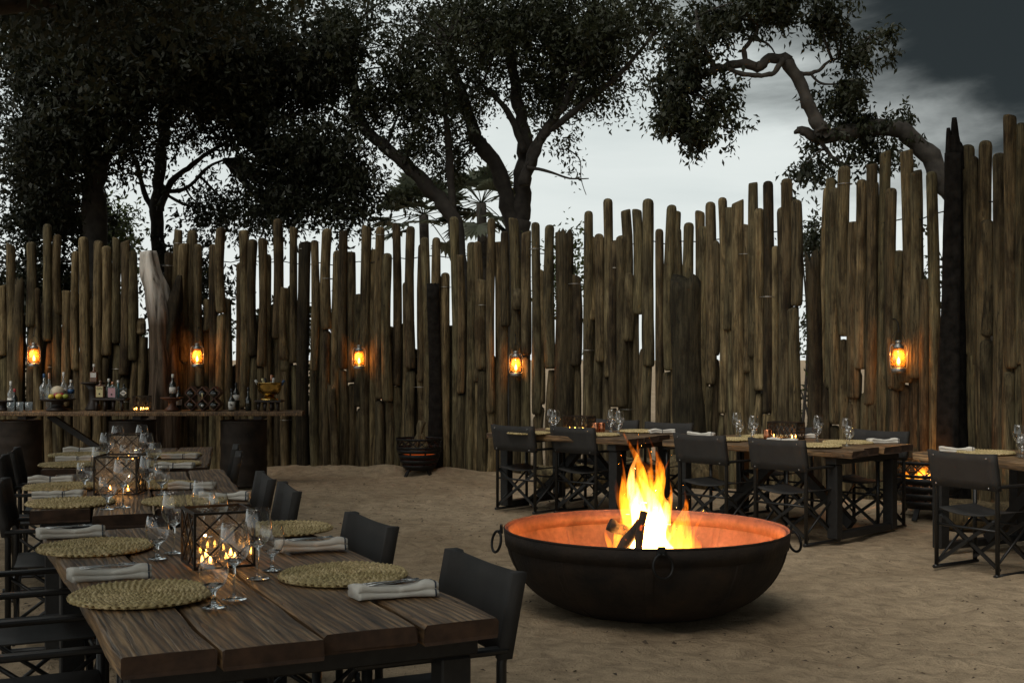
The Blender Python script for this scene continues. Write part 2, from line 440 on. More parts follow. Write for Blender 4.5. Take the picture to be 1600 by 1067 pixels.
def leafmat(name, a, b, trans=0.25):
    t = NT(name)
    nz = t.noise(t.n('ShaderNodeTexCoord').outputs['Object'], 2.2, 5)
    wn_ = t.n('ShaderNodeTexWhiteNoise', {0: t.n('ShaderNodeVectorMath', {0: t.n('ShaderNodeTexCoord').outputs['Object'], 1: (9.0, 9.0, 9.0)}, operation='SNAP').outputs[0]}).outputs[0]
    col = t.ramp(t.math('ADD', t.math('MULTIPLY', nz, 0.7), t.math('MULTIPLY', wn_, 0.3)), [(0.3, a), (0.7, b)])
    t.p(Base_Color=col, Roughness=0.55)
    tl = t.n('ShaderNodeBsdfTranslucent', {0: col})
    mx = t.n('ShaderNodeMixShader', {0: trans, 1: t.b.outputs[0], 2: tl.outputs[0]})
    t.t.links.new(mx.outputs[0], t.out.inputs[0]); return t.m
M['leaf'] = leafmat('olive_leaves', (0.018, 0.023, 0.009), (0.052, 0.060, 0.024))
M['leaf_dark'] = leafmat('deep_green_leaves', (0.012, 0.016, 0.007), (0.034, 0.040, 0.017))
M['leaf_bright'] = leafmat('fresh_green_leaves', (0.05, 0.075, 0.022), (0.12, 0.15, 0.05), 0.35)
M['leaf_palm'] = leafmat('grey_green_palm', (0.07, 0.085, 0.055), (0.14, 0.155, 0.10), 0.3)
# sand
t = NT('trodden_sand')
c = t.n('ShaderNodeTexCoord').outputs['Object']
n1 = t.noise(c, 0.55, 5, 0.6); n2 = t.noise(c, 7.0, 5, 0.65, 0.4); n3 = t.noise(c, 90, 3, 0.7)
col = t.ramp(n1, [(0.3, (0.41, 0.305, 0.195)), (0.7, (0.62, 0.475, 0.32))])
col = t.mix(col, t.ramp(n2, [(0.3, g(0.60)), (0.6, g(1.08))]), 0.85, 'MULTIPLY')
col = t.mix(col, t.ramp(n3, [(0.3, g(0.7)), (0.6, g(1.08))]), 0.6, 'MULTIPLY')
vs = t.n('ShaderNodeTexVoronoi', {'Vector': t.n('ShaderNodeMapping', {'Vector': c, 'Scale': (1, 2.2, 1)}).outputs[0], 'Scale': 26.0, 'Randomness': 1.0}, feature='F1')
spk = t.math('MULTIPLY', t.ramp(vs.outputs[0], [(0.10, g(1.0)), (0.16, g(0.0))]), t.ramp(t.noise(c, 2.3, 4, 0.7), [(0.45, g(0.0)), (0.58, g(1.0))]))
col = t.mix(col, (0.05, 0.035, 0.022), spk)
t.p(Base_Color=col, Roughness=0.95)
t.b.inputs['Specular IOR Level'].default_value = 0.15
t.bump(t.math('ADD', t.math('MULTIPLY', n2, 1.0), t.math('MULTIPLY', n3, 0.25)), 1.0, 0.075); M['sand'] = t.m
# fire bowl
t = NT('soot_black_bowl')
c = t.coord((1, 1, 1), False); n1 = t.noise(c, 5, 6, 0.65); n2 = t.noise(c, 45, 4)
t.p(Base_Color=t.ramp(n1, [(0.35, (0.012, 0.010, 0.009)), (0.6, (0.030, 0.021, 0.015)), (0.78, (0.055, 0.030, 0.017))]), Roughness=0.78, Metallic=0.0, Specular_IOR_Level=0.25)
t.bump(t.math('ADD', n1, n2), 0.55, 0.008); M['bowl_out'] = t.m
t = NT('rust_red_bowl')
n1 = t.noise(t.coord((1, 1, 1), False), 4, 6, 0.65); n2 = t.noise(t.coord((1, 1, 1), False), 30, 4)
col = t.ramp(n1, [(0.3, (0.12, 0.045, 0.030)), (0.55, (0.24, 0.098, 0.068)), (0.75, (0.33, 0.16, 0.118))])
col = t.mix(col, t.ramp(n2, [(0.35, g(0.6)), (0.6, g(1.05))]), 0.6, 'MULTIPLY')
t.p(Base_Color=col, Roughness=0.6); t.bump(t.math('ADD', n1, n2), 0.3, 0.006); M['bowl_in'] = t.m
t = NT('burning_log')
n1 = t.noise(t.coord((6, 6, 1.5)), 1.6, 6, 0.6); n2 = t.noise(t.coord((1, 1, 1)), 11, 4)
t.p(Base_Color=t.ramp(n1, [(0.35, (0.012, 0.010, 0.009)), (0.7, (0.10, 0.065, 0.04))]), Roughness=0.9,
    Emission_Color=(1.0, 0.13, 0.015), Emission_Strength=t.math('MULTIPLY', t.ramp(n2, [(0.6, g(0.0)), (0.68, g(1.0))]), 1.2))
t.bump(n1, 0.8, 0.015); M['log'] = t.m
M['driftwood'] = pole_mat('driftwood', 1.3)
def fire_volume(name, strength, top=0.35, c0=(1.0, 0.38, 0.03), c1=(1.0, 0.26, 0.012), c2=(1.0, 0.14, 0.006)):
    t = NT(name); t.t.nodes.remove(t.b)
    tcn = t.n('ShaderNodeTexCoord')
    z = t.n('ShaderNodeSeparateXYZ', {0: tcn.outputs['Generated']}).outputs[2]
    nz = t.noise(t.coord((13, 13, 3.0)), 1.6, 3, 0.55, 1.6)
    k = t.math('MULTIPLY', t.ramp(nz, [(0.42, g(0.02)), (0.60, g(1.0))]), t.ramp(z, [(0.0, g(1.0)), (0.35, g(0.75)), (0.75, g(top)), (1.0, g(0.08))]))
    em = t.n('ShaderNodeEmission', {0: t.ramp(z, [(0.0, c0), (0.6, c1), (1.0, c2)]), 1: t.math('MULTIPLY', k, strength)})
    t.t.links.new(em.outputs[0], t.out.inputs[1]); return t.m
M['fire_core'] = fire_volume('flame_core', 300.0, 0.25, (1.0, 0.58, 0.22), (1.0, 0.46, 0.10), (1.0, 0.26, 0.03))
M['fire_veil'] = fire_volume('flame_veil', 15.0, 0.40)
M['fire_edge'] = fire_volume('flame_tongue', 60.0, 0.50)
# ------------------------------------------------------------------ ground
def axis(lo, a, b, hi, step):
    fine = np.arange(a, b + step / 2, step)
    def grow(start, end, sgn):
        out = []; x = start; s = step
        while (end - x) * sgn > 0:
            s *= 1.22; x += sgn * s; out.append(x)
        return out
    return np.array(sorted(grow(a, lo, -1) + list(fine) + grow(b, hi, 1)))
gx = axis(-400, -5.5, 6.0, 400, 0.065); gy = axis(-60, 2.4, 17.5, 900, 0.065)
X, Y = np.meshgrid(gx, gy)
Z = (0.030 * (vnoise(X * 0.55, Y * 0.55, 1) - 0.5) + 0.030 * (vnoise(X * 1.7, Y * 1.9, 2) - 0.5)
     + 0.022 * (vnoise(X * 4.1, Y * 5.2, 3) - 0.5) + 0.014 * (vnoise(X * 8.3, Y * 10, 4) - 0.5))
foot = vnoise(X * 3.0, Y * 3.6, 7)
Z -= 0.018 * np.clip((foot - 0.66) * 6, 0, 1)                       # old footprints
Z -= 0.01
for (dx, dy, dh, dw) in ((-3.05, 16.75, .07, .5), (-1.65, 16.4, .11, .28), (-0.85, 16.2, .11, .25), (-.3, 16.0, .07, .5), (-2.3, 16.6, .07, .45), (.9, 15.2, .08, .5), (2.2, 14.0, .08, .6), (3.6, 12.6, .08, .6)):
    Z += dh * np.exp(-((X - dx) ** 2 + ((Y - dy) * 1.6) ** 2) / (2 * dw * dw))   # drifts banked against the fence foot
vv = np.stack([X.ravel(), Y.ravel(), Z.ravel()], 1)
nx, ny = len(gx), len(gy)
i = (np.arange(ny - 1)[:, None] * nx + np.arange(nx - 1)[None, :]).ravel()
quads = np.stack([i, i + 1, i + nx + 1, i + nx], 1)
def np_mesh(name, verts, quads, smooth=True):
    m = bpy.data.meshes.new(name)
    m.vertices.add(len(verts)); m.vertices.foreach_set('co', np.ascontiguousarray(verts, dtype=np.float32).ravel())
    k = quads.shape[1]
    m.loops.add(quads.size); m.loops.foreach_set('vertex_index', quads.astype(np.int32).ravel())
    m.polygons.add(len(quads))
    m.polygons.foreach_set('loop_start', (np.arange(len(quads)) * k).astype(np.int32))
    m.polygons.foreach_set('loop_total', np.full(len(quads), k, dtype=np.int32))
    m.update(calc_edges=True)
    if smooth: m.polygons.foreach_set('use_smooth', np.ones(len(quads), dtype=bool))
    return m
tag(link('sand_ground', np_mesh('sand_ground', vv, quads), M['sand']), kind='structure')
def sand_bank(px_list, seed):                       # low drifts of sand banked against the fence foot
    r2 = random.Random(seed)
    mb = MB()
    for (px, w, h) in px_list:
        c = fence_at(px); n = 20
        vs = [(c.x, c.y - 0.15, h)]; fs = []
        for q, (rr, hh) in enumerate(((0.35, 0.85), (0.7, 0.4), (1.0, 0.0), (1.15, -0.06))):
            for k in range(n):
                a = 2 * math.pi * k / n; j = 1 + 0.18 * math.sin(3 * a + px) + r2.uniform(-.06, .06)
                vs.append((c.x + math.cos(a) * w * rr * j, c.y - 0.15 + math.sin(a) * w * 0.62 * rr * j, h * hh))
        for k in range(n): fs.append((0, 1 + k, 1 + (k + 1) % n))
        for q in range(3):
            for k in range(n):
                j = (k + 1) % n; fs.append((1 + q * n + k, 1 + q * n + n + k, 1 + q * n + n + j, 1 + q * n + j))
        mb.add(vs, fs, True)
    return mb

# ------------------------------------------------------------------ the pole fence
FP = [(-260, 16.6), (-60, 16.9), (250, 17.0), (480, 16.9), (700, 16.5), (800, 16.1), (1000, 15.1), (1200, 13.9), (1420, 12.6), (1600, 11.4), (1760, 10.4)]
def fence_D(px): return float(np.interp(px, [a for a, b in FP], [b for a, b in FP]))
def fence_at(px, off=0.0):
    D = fence_D(px)
    return Vector(((px - 800) / FOC * D, D + off, 0))
def top_z(px, py): return EYE - (py - YH) / FOC * fence_D(px)
fence = thing('pole_fence', 'tall palisade fence of weathered upright poles curving round the sandy yard', 'fence', (0, 0, 0))
def pole_mesh(L, r, seed, cut='round', n=11, rough=0.06):
    q = random.Random(seed)
    bx, by = q.uniform(-.035, .035), q.uniform(-.02, .02)
    ph = [q.uniform(0, 6.28) for _ in range(4)]
    rings = []
    k = max(5, int(L / 0.28))
    taper = q.uniform(0.80, 0.98)
    for i in range(k + 1):
        u = i / k
        rr = r * (1 + (taper - 1) * u) * (1 + 0.035 * math.sin(ph[0] + 7 * u) + 0.02 * math.sin(ph[1] + 19 * u))
        rings.append((u * L, rr))
    z1, r1 = rings.pop()
    if cut == 'round':
        rings += [(L - r1 * 0.9, r1), (L - r1 * 0.35, r1 * 0.86), (L - r1 * 0.08, r1 * 0.5), (L, r1 * 0.12)]
    else:
        rings += [(L - 0.03, r1), (L - 0.004, r1 * 0.93), (L, r1 * 0.8)]
    z0, r0 = rings[0]
    rings = [(0.0, r0 * 0.72), (0.018, r0 * 0.95), (0.05, r0)] + rings[1:]
    slant = q.uniform(-0.5, 0.5) if cut == 'flat' else 0
    vs = []; fs = []
    lob = [1 + q.uniform(-rough, rough) for _ in range(n)]
    for (z, rr) in rings:
        u = z / L
        ox = bx * math.sin(math.pi * u); oy = by * math.sin(math.pi * u)
        for j in range(n):
            a = 2 * math.pi * j / n
            w = rr * (lob[j] + 0.03 * math.sin(3 * a + 5 * u + ph[2]))
            x = math.cos(a) * w; y = math.sin(a) * w
            vs.append((ox + x, oy + y, z + (slant * x if z > L - 0.06 else 0)))
    m = len(rings)
    for i in range(m - 1):
        for j in range(n):
            e = (j + 1) % n
            fs.append((i * n + j, i * n + e, i * n + n + e, i * n + n + j))
    fs.append(tuple(range(n - 1, -1, -1))); fs.append(tuple((m - 1) * n + j for j in range(n)))
    mb = MB(); mb.add(vs, fs, True); mb.sm[-1] = False; mb.sm[-2] = False
    return mb.mesh('pole')
tops = []
for (X_, Y_) in ((12,335),(42,150),(150,140),(180,345),(220,60),(260,105),(297,358),(343,180),(390,117),(413,392),(448,132),(484,157),(524,125),(565,137),(605,178),(643,480),(678,612),(764,183),(801,85),(834,147),(873,83),(905,148),(930,395),(965,150),(1001,75),(1030,395),(1068,230),(1100,88),(1140,127),(1180,122),(1211,193),(1248,35),(1285,345)):
    tops.append((X_ / 2.883, 330 + Y_ / 2.883))
for (X_, Y_) in ((13,348),(42,128),(87,183),(121,176),(146,346),(167,134),(196,212),(225,142),(252,218),(282,369),(305,128),(332,206),(360,127),(387,223),(416,122),(446,325),(468,125),(508,188),(532,165),(558,165),(598,292),(630,90),(650,230),(678,182),(710,180),(727,320),(760,97),(783,180),(811,143),(842,98),(857,350),(888,146),(925,112),(940,285),(975,120)):
    tops.append((440 + X_ / 2.32, 300 + Y_ / 2.32))
for (X_, Y_) in ((104,458),(151,187),(172,290),(206,282),(242,135),(265,310),(298,290),(310,185),(320,445),(367,183),(408,135),(405,465),(457,260),(494,163),(525,188),(545,265),(580,233),(618,190),(632,255),(667,147),(685,307),(717,130),(742,175),(768,322),(793,147),(820,250),(846,70),(872,175),(905,62),(940,330),(958,170),(985,50),(1022,140)):
    tops.append((860 + X_ / 2.667, 260 + Y_ / 2.667))
for (X_, Y_) in ((255,320),(285,285),(303,325),(340,243),(372,455),(392,295),(427,237),(453,303),(490,185),(520,325),(542,560),(567,183),(608,260),(645,670),(673,263),(795,165),(825,205),(862,145),(875,445),(920,190),(963,60),(980,385),(1015,75)):
    tops.append((1180 + X_ / 2.424, 160 + Y_ / 2.424))
px_ = 1612
while px_ < 1760:
    tops.append((px_, rnd.uniform(150, 300))); px_ += rnd.uniform(15, 23)
px_ = -8
while px_ > -230:
    tops.append((px_, rnd.uniform(365, 480))); px_ -= rnd.uniform(13, 18)
tops.sort()
npole = [0]
def add_pole(px, off, z0, z1, r, cut=None, mat='pole', lean=None):
    npole[0] += 1
    c = fence_at(px, off)
    q = random.Random(npole[0] * 7 + 3)
    cut = cut or ('round' if q.random() < 0.55 else 'flat')
    o = link('pole', pole_mesh(z1 - z0, r, npole[0], cut), M[mat], fence, (c.x, c.y, z0), q.uniform(0, 6.28))
    o.rotation_euler = ((q.gauss(0, .006)), (q.gauss(0, .007) if lean is None else lean), q.uniform(0, .8))
    return o
q = random.Random(21)
for i_, (px, py) in enumerate(tops):
    z1 = top_z(px, py)
    D = fence_D(px)
    r = q.uniform(0.058, 0.078) if 0 < px < 1600 else 0.08
    if px > 1300: r *= 0.98
    off = q.uniform(-0.05, 0.05)
    u = q.random()
    if z1 < 2.1 or u < 0.30:
        add_pole(px, off, -0.12, z1, r)
    else:
        zj = q.choice((q.uniform(1.15, 1.7), q.uniform(1.3, 1.6), q.uniform(0.7, 1.3), q.uniform(1.6, 2.2)))
        add_pole(px, off - 0.03, zj, z1, r)
        add_pole(px + q.uniform(-2, 2), off + q.uniform(-0.01, 0.07), -0.12, zj - q.uniform(0.01, 0.03) if q.random() < 0.7 else zj + q.uniform(0.1, 0.3), q.uniform(0.060, 0.080))
# a second row behind closes the lower gaps
px = -60.0
while px < 1640 and npole[0] < 288:
    D = fence_D(px)
    z1 = min(2.75, max(1.4, q.gauss(2.05, 0.22)))
    if q.random() < 0.92:
        add_pole(px, 0.27 + q.uniform(-.03, .03), -0.12, z1, q.uniform(0.07, 0.095))
    px += q.uniform(0.165, 0.205) * FOC / D * (0.97 if px < 1000 else 0.88)
# thick old logs and charred boards that stand in the row
def add_log(px, wpx, py_top, off=-0.12, mat='old_log', ragged=0.06, z0=-0.12, lean=0.0):
    c = fence_at(px, off); D = fence_D(px); r = wpx / 2 / FOC * D; z1 = top_z(px, py_top); L = z1 - z0
    q = random.Random(int(px)); n = 18; vs = []; fs = []
    k = 14; ph = q.uniform(0, 6)
    lob = [1 + q.uniform(-.09, .09) for _ in range(n)]; tp = [q.uniform(-ragged, ragged * 0.3) for _ in range(n)]
    for i in range(k + 1):
        u = i / k
        for j in range(n):
            a = 2 * math.pi * j / n
            w = r * lob[j] * (1.12 - 0.14 * u + 0.05 * math.sin(ph + 6 * u + 2 * a) + 0.03 * math.sin(13 * u + 3 * a))
            vs.append((math.cos(a) * w + 0.03 * math.sin(3 * u + ph), math.sin(a) * w * 0.7, u * L + (tp[j] if i == k else 0)))
    for i in range(k):
        for j in range(n):
            e = (j + 1) % n; fs.append((i * n + j, i * n + e, i * n + n + e, i * n + n + j))
    o = len(vs); vs.append((0, 0, L - ragged * 1.2))
    for j in range(n): fs.append((k * n + j, k * n + (j + 1) % n, o))
    mb = MB().add(vs, fs, True)
    ob = mb.build('old_log', M[mat], fence, (c.x, c.y, z0)); ob.rotation_euler = (0, lean, 0)
    return ob
add_log(880, 30, 360, -0.10, 'old_log', 0.07)
add_log(1076, 50, 432, -0.16, 'old_log', 0.10)
add_log(678, 21, 443, -0.08, 'charred', 0.02)
add_log(1268, 26, 395, -0.10, 'old_log', 0.16)
add_log(35, 15, 436, -0.10, 'old_log', 0.10)
add_log(477, 17, 378, -0.07, 'old_log', 0.03)
add_log(524, 13, 598, -0.16, 'driftwood', 0.10)
add_log(1478, 30, 560, -0.16, 'old_log', 0.14)
# cable strung along the pole tops, and wire bound round some poles
pts = []
for px in range(-200, 1760, 20):
    c = fence_at(px, -0.02 if (px // 20) % 2 else 0.03)
    pts.append((c.x, c.y, 2.88 + 0.17 * max(0, px - 500) / 1100 + 0.03 * math.sin(px * 0.021) - 0.02 * math.sin(px * .11)))
MB().tube(pts, 0.007, 5).build('cable', M['iron'], fence)
ringm = MB().lathe_closed([(0.088, -0.004), (0.093, -0.004), (0.093, 0.004), (0.088, 0.004)], 14).mesh('wire_tie')
kids = [o for o in fence.children if o.name.startswith('pole') and o.location.z < 3]
q = random.Random(4)
for o in q.sample(kids, 30):
    L = max(v.co.z for v in o.data.vertices)
    if L < 1: continue
    t_ = link('wire_tie', ringm, M['tin'], o, (0, 0, L - q.choice((0.12, 0.2, 0.35, L * 0.5))))
    s_ = max(v.co.x for v in o.data.vertices) / 0.078
    t_.scale = (s_, s_, 1)

# ------------------------------------------------------------------ dead trunks
dt = thing('dead_tree_trunk', 'silvery split dead tree trunk rising through the fence behind the bar', 'dead tree', fence_at(255, -0.25))
D0 = fence_D(255) - 0.25
def trunk_mesh(mb, pts, rad, seed, n=16):
    q = random.Random(seed); pts = smooth_path(pts, 4)
    rr = np.interp(np.linspace(0, 1, len(pts)), np.linspace(0, 1, len(rad)), rad)
    o = len(mb.v)
    mb.tube(pts, list(rr), n)
    ph = [q.uniform(0, 6) for _ in range(3)]
    for i in range(len(pts)):
        for j in range(n):
            k = o + i * n + j; v = Vector(mb.v[k]); c = pts[i]
            s = 1 + 0.21 * math.sin(j * 2 * math.pi / n * 4 + ph[0] + i * .12) + 0.10 * math.sin(j * 2.1 + ph[1]) + 0.05 * math.sin(i * 1.1 + j)
            mb.v[k] = tuple(c + (v - c) * s)
    return mb
b0 = fence_at(255, -0.25)
def L_(px, py, D=D0): return P(px, py, D) - b0
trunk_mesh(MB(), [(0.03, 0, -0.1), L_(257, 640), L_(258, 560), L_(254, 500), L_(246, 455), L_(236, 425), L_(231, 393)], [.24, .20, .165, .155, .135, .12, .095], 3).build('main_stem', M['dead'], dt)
trunk_mesh(MB(), [L_(257, 625), L_(260, 560), L_(267, 505), L_(275, 465), L_(281, 430)], [.06, .13, .11, .08, .025], 5).build('broken_fork', M['old_log'], dt)
cs = thing('charred_snag', 'tall charred ragged tree snag sticking above the fence at far right', 'dead tree', fence_at(1489, -0.22))
b0 = fence_at(1489, -0.22); D1 = fence_D(1489) - 0.22
def L2_(px, py): return P(px, py, D1) - b0
trunk_mesh(MB(), [(-0.04, 0, -0.1), L2_(1486, 700), L2_(1487, 560), L2_(1489, 430), L2_(1490, 330), L2_(1490, 240)], [.15, .125, .11, .10, .095, .085], 8).build('stem', M['charred'], cs)
mb = MB()
for (px, py, r) in ((1482, 200, .030), (1491, 184, .042), (1499, 222, .038), (1487, 212, .042), (1495, 208, .036)):
    trunk_mesh(mb, [L2_(px + 2, 265), L2_(px + 1, 235), L2_(px, py)], [r * 1.25, r, r * .45], int(px), 8)
mb.build('splinter', M['charred'], cs)

# ------------------------------------------------------------------ trees
def leaf_mesh(name, pts, size, rng, droop=0.6, fold=0.15, wide=0.42):
    N = len(pts)
    d = rng.normal(size=(N, 3)); d[:, 2] -= droop
    d /= np.linalg.norm(d, axis=1)[:, None]
    w = np.cross(d, rng.normal(size=(N, 3))); w /= np.linalg.norm(w, axis=1)[:, None] + 1e-9
    nn = np.cross(d, w)
    L = size * rng.uniform(0.6, 1.35, size=N)[:, None]; W = L * wide * rng.uniform(.7, 1.2, size=N)[:, None]
    a = pts; c = pts + d * L
    b = pts + d * L * 0.45 + w * W * 0.5 + nn * L * fold; e = pts + d * L * 0.45 - w * W * 0.5 + nn * L * fold
    v = np.stack([a, b, c, e], 1).reshape(-1, 3)
    f = np.arange(4 * N).reshape(N, 4)
    return np_mesh(name, v, f, False)
def crown_points(blobs, rng, sig=0.2, thin=0.3, hf=1.8, hang=0.45):
    pts = []; cl = []
    for (c, r, nc, nl) in blobs:
        k = rng.normal(size=(nc, 3)); k /= np.linalg.norm(k, axis=1)[:, None]
        rad = rng.uniform(0, 1, size=nc) ** 0.5 * rng.uniform(.75, 1.3, size=nc)
        cc = np.array(c)[None] + k * rad[:, None] * np.array(r)[None]
        hole = vnoise(cc[:, 0] * hf + cc[:, 1] * .7, cc[:, 2] * hf + cc[:, 1] * .5, 31)
        cc = cc[hole > thin]; nc = len(cc)
        cl.append(cc)
        s = sig * rng.uniform(0.5, 1.4, size=(nc, 1, 1))
        dr = k[:nc] * 0.6 + rng.normal(size=(nc, 3)) * .6; dr[:, 2] -= hang
        dr /= np.linalg.norm(dr, axis=1)[:, None]
        u_ = rng.uniform(-.6, 1.9, size=(nc, nl, 1))                                # leafy sprays rather than balls
        p = cc[:, None, :] + dr[:, None, :] * u_ * s * 1.5 + rng.normal(size=(nc, nl, 3)) * s * 0.42
        pts.append(p.reshape(-1, 3))
    return np.concatenate(pts), np.concatenate(cl)
def tree(name, label, base, limbs, blobs, seed, leaf='leaf', size=0.1, bark='bark', sig=0.2, ntwig=90, droop=0.6, thin=0.3, hf=1.8):
    """limbs: list of [(point, radius), ...] in world space; the first is the trunk"""
    rng = np.random.default_rng(seed)
    base = Vector(base)
    root = thing(name, label, 'tree', base)
    allp = []
    for i, lb in enumerate(limbs):
        pts = smooth_path([p for p, r in lb], 5)
        rad = np.interp(np.linspace(0, 1, len(pts)), np.linspace(0, 1, len(lb)), [r for p, r in lb])
        rad = [r * (1 + 0.07 * math.sin(k * 1.3 + i)) for k, r in enumerate(rad)]
        q = random.Random(seed + i)
        pts = [p + Vector((q.gauss(0, 1), q.gauss(0, 1), q.gauss(0, 1))) * (0.12 * r) for p, r in zip(pts, rad)]
        MB().tube([p - base for p in pts], rad, 12 if rad[0] > .06 else 8).build('trunk' if i == 0 else 'limb', M[bark], root)
        allp += [np.array(p) for p in pts[len(pts) // 3:]]
    bl = [(c, r, int(nc), nl) for (c, r, nc, nl) in blobs]
    pts, cl = crown_points(bl, rng, sig, thin, hf)
    A = np.array(allp) if allp else np.array([list(base)])
    mb = MB(); pick = rng.permutation(len(cl))[:ntwig]
    for k in pick:
        c = cl[k]; j = np.argmin(((A - c) ** 2).sum(1)); a = A[j]
        mid = (a + c) / 2 + rng.normal(size=3) * 0.12 * np.linalg.norm(c - a) * .6
        dist = np.linalg.norm(c - a)
        if dist > 3.2: continue
        P_ = smooth_path([a - np.array(base), mid - np.array(base), c - np.array(base)], 3)
        mb.tube(P_, list(np.linspace(min(.05, .012 + dist * .014), .006, len(P_))), 5)
    if mb.v: tag(mb.build('twigs', M[bark], root), kind='stuff')
    tag(link('crown', leaf_mesh('crown', pts - np.array(base), size, rng, droop), M[leaf], root), kind='stuff')
    return root
def B(px, py, D, rx, ry, rd, nc, nl=34):                     # crown blob given in photograph pixels
    return (P(px, py, D), (rx / FOC * D, rd, ry / FOC * D), nc, nl)
def S(pts, D):                                               # limb: (px, py, width px)
    return [(P(a, b, D + (e[0] if e else 0)), w / 2 / FOC * D) for (a, b, w, *e) in pts]

tree('forked_tree', 'large dark tree with a forked trunk rising behind the middle of the fence', (P(806, 560, 22).x, 22, 0),
     [S([(806, 694, 40), (808, 560, 38), (809, 420, 36), (810, 350, 38)], 22),
      S([(806, 365, 26), (794, 330, 25), (785, 281, 25), (759, 232, 24), (740, 208, 21), (722, 150, 17), (704, 94, 14), (690, 30, 10)], 22),
      S([(810, 360, 30), (815, 319, 28), (819, 270, 27), (820, 217, 22), (807, 150, 18), (800, 90, 14), (806, 20, 9)], 22),
      S([(817, 290, 20), (837, 232, 18), (856, 199, 15), (882, 161, 12), (905, 110, 10), (924, 75, 8), (940, 20, 5)], 21.6),
      S([(850, 212, 11), (909, 165, 10), (957, 127, 8), (1000, 80, 6), (1030, 40, 4)], 21.6),
      S([(862, 190, 9), (886, 105, 8), (890, 56, 6)], 21.8),
      S([(819, 240, 12), (800, 187, 11), (777, 155, 8), (750, 130, 5)], 21.8),
      S([(826, 262, 11), (840, 235, 12), (846, 215, 9)], 21.5),
      S([(824, 262, 7), (856, 268, 4.5), (890, 279, 3), (920, 279, 1.6)], 21.4),
      S([(890, 235, 2.5), (906, 250, 2), (908, 280, 1.6), (916, 305, 1)], 21.4)],
     [B(780, 40, 22, 130, 75, 1.6, 420), B(900, 45, 22, 110, 75, 1.6, 380), B(985, 50, 22, 70, 60, 1.2, 130), B(855, 140, 22, 60, 50, .9, 90),
      B(930, 120, 22, 60, 50, .9, 90), B(740, 160, 22, 60, 50, 1.0, 80), B(870, 232, 21.6, 30, 16, .3, 12), B(700, 235, 22.3, 55, 50, .8, 70), B(1040, 40, 22, 50, 40, .8, 60)],
     101, 'leaf', 0.095, 'bark', 0.19, 170, 0.7, 0.40)
tree('leaning_tree', 'slender tree leaning left behind the fence beside the fan palms', (P(722, 560, 20.5).x, 20.5, 0),
     [S([(726, 700, 26), (722, 500, 25), (716, 380, 24), (699, 322, 24), (665, 289, 23), (635, 259, 21), (601, 229, 19), (571, 202, 18), (558, 165, 15), (550, 112, 12), (545, 50, 8)], 20.5),
      S([(712, 372, 14), (706, 320, 13), (704, 262, 12), (699, 210, 10), (694, 130, 7), (700, 60, 4)], 20.5),
      S([(604, 232, 6), (612, 205, 5), (622, 180, 3), (640, 140, 2)], 20.4), S([(632, 258, 6), (640, 222, 5), (660, 170, 3)], 20.4)],
     [B(600, 60, 20.5, 110, 75, 1.6, 400), B(660, 150, 20.5, 75, 65, 1.0, 150), B(520, 130, 20.5, 65, 70, 1.2, 150), B(655, 235, 20.5, 40, 32, .6, 30), B(615, 287, 20.3, 16, 12, .2, 6), B(700, 40, 20.5, 90, 60, 1.4, 170), B(582, 160, 20.4, 35, 35, .6, 50)],
     102, 'leaf', 0.092, 'bark', 0.18, 130, 0.7, 0.40)
tree('spreading_tree', 'broad dark tree with drooping foliage above the left end of the fence', (P(247, 560, 21).x, 21, 0),
     [S([(250, 690, 24), (248, 450, 22), (247, 330, 21), (250, 260, 18), (256, 180, 14), (262, 100, 9)], 21),
      S([(249, 330, 12), (268, 285, 10), (300, 258, 8), (330, 236, 6), (370, 215, 4)], 20.8),
      S([(247, 345, 10), (225, 300, 8), (212, 250, 7), (190, 215, 4)], 21), S([(251, 300, 8), (290, 295, 6), (325, 262, 5), (350, 250, 3)], 20.7)],
     [B(400, 130, 20.5, 130, 110, 1.8, 480, 38), B(480, 235, 20.2, 95, 70, 1.3, 300, 38), B(280, 110, 21, 140, 110, 1.8, 480, 38), B(545, 285, 20, 52, 42, .8, 95), B(430, 315, 20, 80, 32, .9, 120),
      B(510, 330, 19.8, 55, 22, .6, 40, 26), B(340, 330, 21.5, 60, 45, 1.0, 60), B(470, 60, 20.6, 90, 80, 1.5, 300)],
     103, 'leaf_dark', 0.098, 'bark', 0.19, 150, 0.9, 0.27)
tree('thick_trunk_tree', 'heavy dark tree with a thick trunk at the far left behind the fence', (P(146, 560, 19.5).x, 19.5, 0),
     [S([(146, 700, 44), (146, 450, 40), (147, 340, 38), (146, 260, 34), (130, 160, 24), (110, 60, 14)], 19.5),
      S([(150, 280, 16), (185, 210, 12), (215, 150, 8)], 19.5), S([(49, 690, 16), (48, 400, 15), (50, 250, 13), (40, 120, 8)], 20)],
     [B(120, 100, 19, 180, 130, 2.0, 620, 40), B(40, 230, 19, 110, 80, 1.5, 330, 38), B(170, 220, 19.6, 70, 45, 1.0, 110), B(70, 320, 20, 90, 40, 1.2, 150), B(270, 40, 18.5, 150, 80, 1.6, 380, 38), B(120, 350, 21, 60, 30, .8, 60)],
     104, 'leaf_dark', 0.105, 'bark', 0.21, 120)
